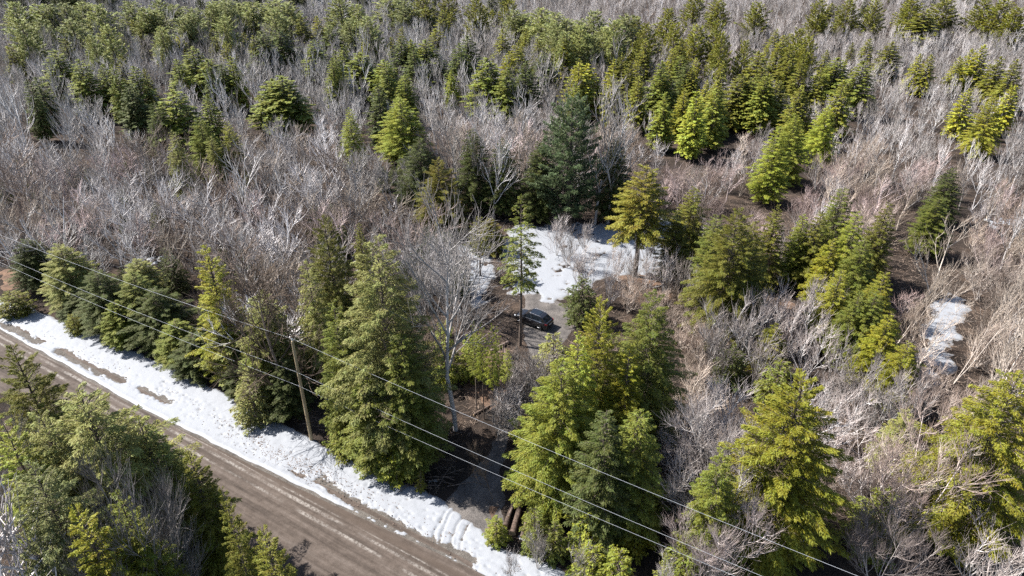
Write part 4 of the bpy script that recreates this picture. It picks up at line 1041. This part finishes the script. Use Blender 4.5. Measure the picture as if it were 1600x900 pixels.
# ------------------------------------------------------------------ the parked car
def build_car():
    rear, front = P(843.3, 516), P(812, 504.5)
    hd = Vector((front[0] - rear[0], front[1] - rear[1], 0)).normalized()
    side_l = Vector((-hd.y, hd.x, 0))                        # car's left side is towards the camera
    if side_l.y > 0: side_l = -side_l
    mid = Vector(((rear[0] + front[0]) / 2, (rear[1] + front[1]) / 2, 0)) - side_l * 0.80
    root = empty('parked_car', (mid.x, mid.y, 0.05), (0, 0, math.atan2(hd.y, hd.x)))
    tag(root, 'black sport utility car parked on the gravel by the clearing', 'car')
    paint = Mat('car_paint', 0.22, 0.5); paint.color((0.012, 0.011, 0.013)); paint.b.inputs['Coat Weight'].default_value = 0.8
    paint = paint.m
    glass = flat('car_glass', (0.012, 0.016, 0.022), 0.06, 0.7)
    trim = flat('car_trim', (0.02, 0.02, 0.02), 0.6, 0.3); chrome = flat('car_chrome', (0.6, 0.6, 0.62), 0.22, 0.5, 0.9)
    tyre_m = flat('tyre_rubber', (0.02, 0.02, 0.02), 0.8, 0.2); rim_m = flat('wheel_alloy', (0.42, 0.42, 0.44), 0.35, 0.5, 0.7)
    red = flat('tail_lens', (0.35, 0.01, 0.012), 0.2, 0.6); lamp = flat('head_lens', (0.6, 0.62, 0.65), 0.15, 0.6)
    # sections across the car: x, half width, bottom z, shoulder z (body), tumble in
    def loft(name, secs, mat, par=root):
        V, F = [], []
        k = len(secs[0])
        for s in secs: V += s
        for i in range(len(secs) - 1):
            for j in range(k):
                a = i * k + j; b = i * k + (j + 1) % k
                F.append((a, b, b + k, a + k))
        F.append(tuple(range(k))[::-1]); F.append(tuple((len(secs) - 1) * k + j for j in range(k)))
        me = bpy.data.meshes.new(name); me.from_pydata(V, [], F); me.materials.append(mat)
        me.update()
        o = link(name, me, par)
        bv = o.modifiers.new('round', 'BEVEL'); bv.width = 0.03; bv.segments = 2; bv.limit_method = 'ANGLE'; bv.angle_limit = math.radians(25)
        return o
    def sec(x, w, zb, zm, zt, wt):
        return [(x, -w, zb), (x, -w * 1.0, zm), (x, -wt, zt), (x, wt, zt), (x, w, zm), (x, w, zb)]
    body = loft('body', [sec(-2.28, .70, .42, .72, .88, .66), sec(-2.20, .84, .30, .74, 1.00, .76), sec(-1.9, .91, .26, .78, 1.06, .82), sec(-1.78, .92, .62, .80, 1.06, .83), sec(-1.35, .925, .74, .82, 1.04, .83), sec(-.93, .92, .62, .82, 1.03, .83), sec(-.80, .92, .25, .80, 1.02, .83), sec(0.3, .915, .24, .78, 1.00, .83),
                         sec(.80, .915, .25, .76, .99, .83), sec(.93, .915, .62, .78, .99, .83), sec(1.35, .915, .72, .80, .97, .80), sec(1.78, .90, .62, .76, .90, .76), sec(1.90, .88, .27, .72, .87, .72), sec(2.15, .80, .28, .66, .78, .66), sec(2.28, .66, .36, .60, .70, .58)], paint)
    def cab(x, w, z0, z1, w1): return [(x, -w, z0), (x, -w1, z1), (x, w1, z1), (x, w, z0)]
    loft('cabin', [cab(-2.05, .74, 1.0, 1.06, .72), cab(-1.55, .80, 1.0, 1.50, .60), cab(-1.2, .82, 1.0, 1.60, .60), cab(-.3, .83, .99, 1.66, .62), cab(.25, .83, .98, 1.62, .60), cab(1.15, .80, .96, 1.02, .74)], paint)
    def panel(name, q, mat, par=root, th=0.012):
        q = [Vector(v) for v in q]
        nn = (q[1] - q[0]).cross(q[2] - q[0]).normalized()
        V = [tuple(v + nn * th) for v in q] + [tuple(v - nn * th) for v in q]
        k = len(q)
        F = [tuple(range(k)), tuple(range(2 * k - 1, k - 1, -1))] + [(i, (i + 1) % k, (i + 1) % k + k, i + k)[::-1] for i in range(k)]
        me = bpy.data.meshes.new(name); me.from_pydata(V, [], F); me.materials.append(mat); me.update()
        return link(name, me, par)
    panel('windscreen', [(1.08, -.70, 1.055), (1.08, .70, 1.055), (.32, .56, 1.60), (.32, -.56, 1.60)], glass)
    panel('rear_window', [(-1.98, .66, 1.13), (-1.98, -.66, 1.13), (-1.60, -.55, 1.475), (-1.60, .55, 1.475)], glass)
    panel('sunroof', [(.10, -.46, 1.648), (.10, .46, 1.648), (-1.0, .46, 1.632), (-1.0, -.46, 1.632)], glass)
    for s in (-1, 1):
        def sq(pts): return pts if s > 0 else pts[::-1]
        panel('front_side_window', sq([(.92, s * .808, 1.07), (.20, s * .64, 1.56), (-.28, s * .645, 1.60), (-.28, s * .815, 1.07)]), glass)
        panel('rear_side_window', sq([(-.36, s * .815, 1.07), (-.36, s * .645, 1.60), (-1.20, s * .63, 1.545), (-1.50, s * .70, 1.30), (-1.55, s * .79, 1.09)]), glass)
        panel('window_trim', sq([(.98, s * .832, 1.02), (.98, s * .825, 1.05), (-1.6, s * .815, 1.075), (-1.6, s * .835, 1.045)]), chrome)
        panel('sill_trim', sq([(.78, s * .918, .26), (.78, s * .93, .38), (-.78, s * .93, .38), (-.78, s * .918, .26)]), trim)
        for x in (.05, -.95):
            d = panel('door', sq([(x + .62, s * .918, .42), (x + .62, s * .92, .80), (x - .30, s * .922, .82), (x - .30, s * .918, .42)]), paint, root, 0.006)
            panel('handle', sq([(x - .08, s * .935, .86), (x - .08, s * .925, .90), (x - .26, s * .925, .905), (x - .26, s * .935, .865)]), chrome, d, 0.015)
        mr = loft('mirror', [[(.70, s * .86, 1.04), (.70, s * .86, 1.16), (.70, s * 1.04, 1.16), (.70, s * 1.04, 1.04)], [(.86, s * .88, 1.06), (.86, s * .88, 1.14), (.86, s * 1.0, 1.14), (.86, s * 1.0, 1.06)]], paint)
        G = Geo(); rp = np.array([(-1.35, s * .575, 1.60), (-1.2, s * .575, 1.67), (.0, s * .575, 1.71), (.15, s * .575, 1.66)])
        G.add(*frustums(rp[:-1], rp[1:], np.full(3, .022), np.full(3, .022), 6)); link('roof_rail', G.mesh('roof_rail', chrome), root)
        panel('tail_lamp', sq([(-2.05, s * .86, .86), (-2.05, s * .84, 1.0), (-2.26, s * .70, .96), (-2.285, s * .72, .82)]), red, root, 0.03)
        panel('headlamp', sq([(2.0, s * .80, .74), (1.9, s * .80, .83), (2.19, s * .60, .75), (2.24, s * .66, .66)]), lamp, root, 0.03)
        for x in (-1.35, 1.35):
            w = empty('wheel', (x, s * .83, .35)); w.parent = root
            G = Geo(); ys = [-.11, -.11, -.08, .08, .11, .11]; rs = [.23, .31, .35, .35, .31, .23]
            A = np.array([(0, q, 0) for q in ys])
            G.add(*frustums(A[1:-2], A[2:-1], np.array(rs[1:-2]), np.array(rs[2:-1]), 24))
            for q in (-.11, .11):                                       # side walls as rings
                a = np.arange(24) * 2 * np.pi / 24
                V = np.concatenate([np.stack([.31 * np.cos(a), a * 0 + q, .31 * np.sin(a)], 1), np.stack([.23 * np.cos(a), a * 0 + q, .23 * np.sin(a)], 1)])
                i = np.arange(24); j = (i + 1) % 24
                G.add(V, np.concatenate([np.stack([i, j, j + 24], 1), np.stack([i, j + 24, i + 24], 1)]))
            link('tyre', G.mesh('tyre', tyre_m), w)
            G = Geo()
            for k in range(5):
                a = k * 2 * math.pi / 5
                G.add(*frustums([(0, s * .10, 0)], [(.22 * math.cos(a), s * .10, .22 * math.sin(a))], [.045], [.03], 5))
            G.add(*frustums([(0, -.06, 0), (0, s * .05, 0)], [(0, .06, 0), (0, s * .115, 0)], [.235, .06], [.235, .05], 20))
            link('rim', G.mesh('rim', rim_m), w)
    panel('number_plate', [(-2.295, .24, .66), (-2.295, -.24, .66), (-2.30, -.24, .78), (-2.30, .24, .78)], flat('plate', (.55, .55, .52)), root, 0.008)
    panel('bumper', [(-2.27, .70, .40), (-2.27, -.70, .40), (-2.31, -.70, .58), (-2.31, .70, .58)], trim, root, 0.03)
build_car()

# ------------------------------------------------------------------ logs, sticks, stump
M_LOG = mat_bark('log_bark', (0.19, 0.145, 0.12), (0.19, 0.145, 0.12), (0.19, 0.145, 0.12), (0.085, 0.066, 0.056))
M_CUT = flat('cut_wood', (0.36, 0.25, 0.15), 0.8, 0.2)
def log(a, b, r, label, z=None, group=None, name='log', z2=None):
    a = Vector((*P(*a), 0)) if len(a) == 2 else Vector(a); b = Vector((*P(*b), 0)) if len(b) == 2 else Vector(b)
    a.z = r + 0.04 if z is None else z; b.z = (r + 0.04 if z is None else z) if z2 is None else z2
    e = empty(name, a); tag(e, label, 'log', group)
    n = 7; d = b - a
    pts = np.array([tuple(d * (i / n) + (Vector((random.uniform(-.04, .04), random.uniform(-.04, .04), random.uniform(-.01, .02))) if 0 < i < n else Vector((0, 0, 0)))) for i in range(n + 1)])
    rad = np.linspace(r, r * 0.72, n + 1) * np.array([random.uniform(.94, 1.06) for _ in range(n + 1)])
    G = Geo(); G.add(*frustums(pts[:-1], pts[1:], rad[:-1], rad[1:], 12)); link('bark', G.mesh('bark', M_LOG), e)
    dn = np.array(d.normalized())
    for p, rr_, sg in ((pts[0], rad[0], -1), (pts[-1], rad[-1], 1)):
        G = Geo(); G.add(*frustums([p], [p + dn * 0.012 * sg], [rr_ * 0.96], [0.002], 12)); link('cut_end', G.mesh('cut_end', M_CUT), e)
    return e
log((801, 838), (818, 772), 0.27, 'thickest bark-covered log lying by the driveway mouth')
log((790, 826), (808, 770), 0.22, 'bark-covered log lying against the rusty leaves')
log((815, 842), (830, 790), 0.15, 'thin log on the forest side of the thickest log')
log((795, 815), (814, 762), 0.12, 'thin pole resting on top of the roadside logs', z=0.52, z2=0.45)
log((744, 594), (758, 588), 0.16, 'short pale log on leaf litter in the driveway grove')
log((745, 600), (759, 595), 0.15, 'second short pale log lying beside its twin in the grove')
log((762, 605), (790, 622), 0.12, 'dark fallen trunk across the leaf litter in the grove')
log((765, 552), (795, 536), 0.18, 'dark fallen log sloping near the woodpile')
log((740, 650), (772, 632), 0.10, 'thin fallen trunk at the bend of the driveway')
for i in range(12):                                           # leaning woodpile of split poles
    cx, cy = 776 + i * 1.9, 566 + random.uniform(-4, 4)
    a = P(cx + random.uniform(-3, 3), cy + 6); b = P(cx + random.uniform(-4, 4), cy - 12)
    log((a[0], a[1], 0), (b[0], b[1], 0), 0.07, 'weathered grey pole in the brush pile near the parked car', z=0.15, z2=random.uniform(0.9, 1.5), group='poles of the brush pile', name='pole_log')
for i in range(26):                                           # brush at the driveway mouth
    cx, cy = random.uniform(630, 700), random.uniform(742, 768)
    a = P(cx, cy); an = random.uniform(0, 6.28); L = random.uniform(1.0, 2.6)
    log((a[0], a[1], 0), (a[0] + L * math.cos(an), a[1] + L * math.sin(an) * 0.6, 0), random.uniform(0.025, 0.05), 'thin dead stick in the brush at the driveway mouth', z=0.12, z2=random.uniform(0.1, 0.6), group='sticks at the driveway mouth', name='stick')
# stump with dead shoots on the clearing snow
sx, sy = P(905, 424)
e = empty('tree_stump', (sx, sy, 0)); tag(e, 'brown stump with a mound of dead shoots on the clearing snow', 'stump')
G = Geo(); G.add(*frustums([(0, 0, -.1), (0, 0, .15)], [(0, 0, .15), (0, 0, .75)], [.55, .42], [.42, .36], 14)); G.add(*frustums([(0, 0, .75)], [(0, 0, .77)], [.36], [.01], 14))
link('stump_wood', G.mesh('stump_wood', M_LOG), e)
rs = np.random.default_rng(3); A = np.stack([rs.normal(0, .3, 90), rs.normal(0, .3, 90), rs.uniform(0, .5, 90)], 1)
B = A + np.stack([rs.normal(0, .3, 90), rs.normal(0, .3, 90), rs.uniform(.2, .7, 90)], 1)
G = Geo(); G.add(*frustums(A, B, np.full(90, .03), np.full(90, .01), 3), 0.9); link('dead_shoots', G.mesh('dead_shoots', M_BROWN), e)

# ------------------------------------------------------------------ leaf bits strewn on the snow, twigs on the forest floor
lr = np.random.default_rng(17)
C, Dv = [], []
for i in range(1900):
    if i < 1100: u, n_ = lr.uniform(-60, 14), lr.beta(2, 2) * 4.6 + 0.2
    else: u, n_ = lr.normal(-20, 5), lr.normal(1.7, 0.8)
    x, y = xy(u, n_)
    if n_ < 0.1 or (fbm(np.array(x * 0.5), np.array(y * 0.5), 19) < 0.5 and i < 1100): continue
    C.append((x, y, verge_z(x, y) + 0.02)); Dv.append((lr.normal(), lr.normal(), lr.normal(0, .15)))
C, Dv = np.array(C), np.array(Dv)
V, F = sprays(C, Dv, np.array([[0, 0, 1.0]]) + lr.normal(0, .3, (len(C), 3)), lr.uniform(.07, .2, len(C)), lr.uniform(.05, .11, len(C)), lr)
G = Geo(); G.add(V, F, 0.5)
tag(link('leaf_litter', G.mesh('leaf_litter', M_LOG)), 'dark leaf bits strewn over the roadside snow', 'leaves', kind='stuff')
n = 22000
X = lr.uniform(-45, 62, n); Y = lr.uniform(38, 105, n)
U_, N_ = un(X, Y); ok = (N_ > 5.0) & (line_dist(X, Y, DRIVE) > 2.5) & ((poly_dist(X, Y, CLEAR) < 0) | (lr.uniform(0, 1, n) < .08))
X, Y = X[ok], Y[ok]; m = len(X)
an = lr.uniform(0, 6.28, m); L = lr.uniform(.3, 1.3, m)
A = np.stack([X, Y, np.full(m, .03)], 1); B = A + np.stack([L * np.cos(an), L * np.sin(an), lr.uniform(0, .35, m)], 1)
G = Geo(); G.add(*frustums(A, B, np.full(m, .022), np.full(m, .008), 3), 0.7)
tag(link('fallen_twigs_litter', G.mesh('fallen_twigs_litter', M_BROWN)), 'dead twigs littering the forest floor', 'twigs', kind='stuff')
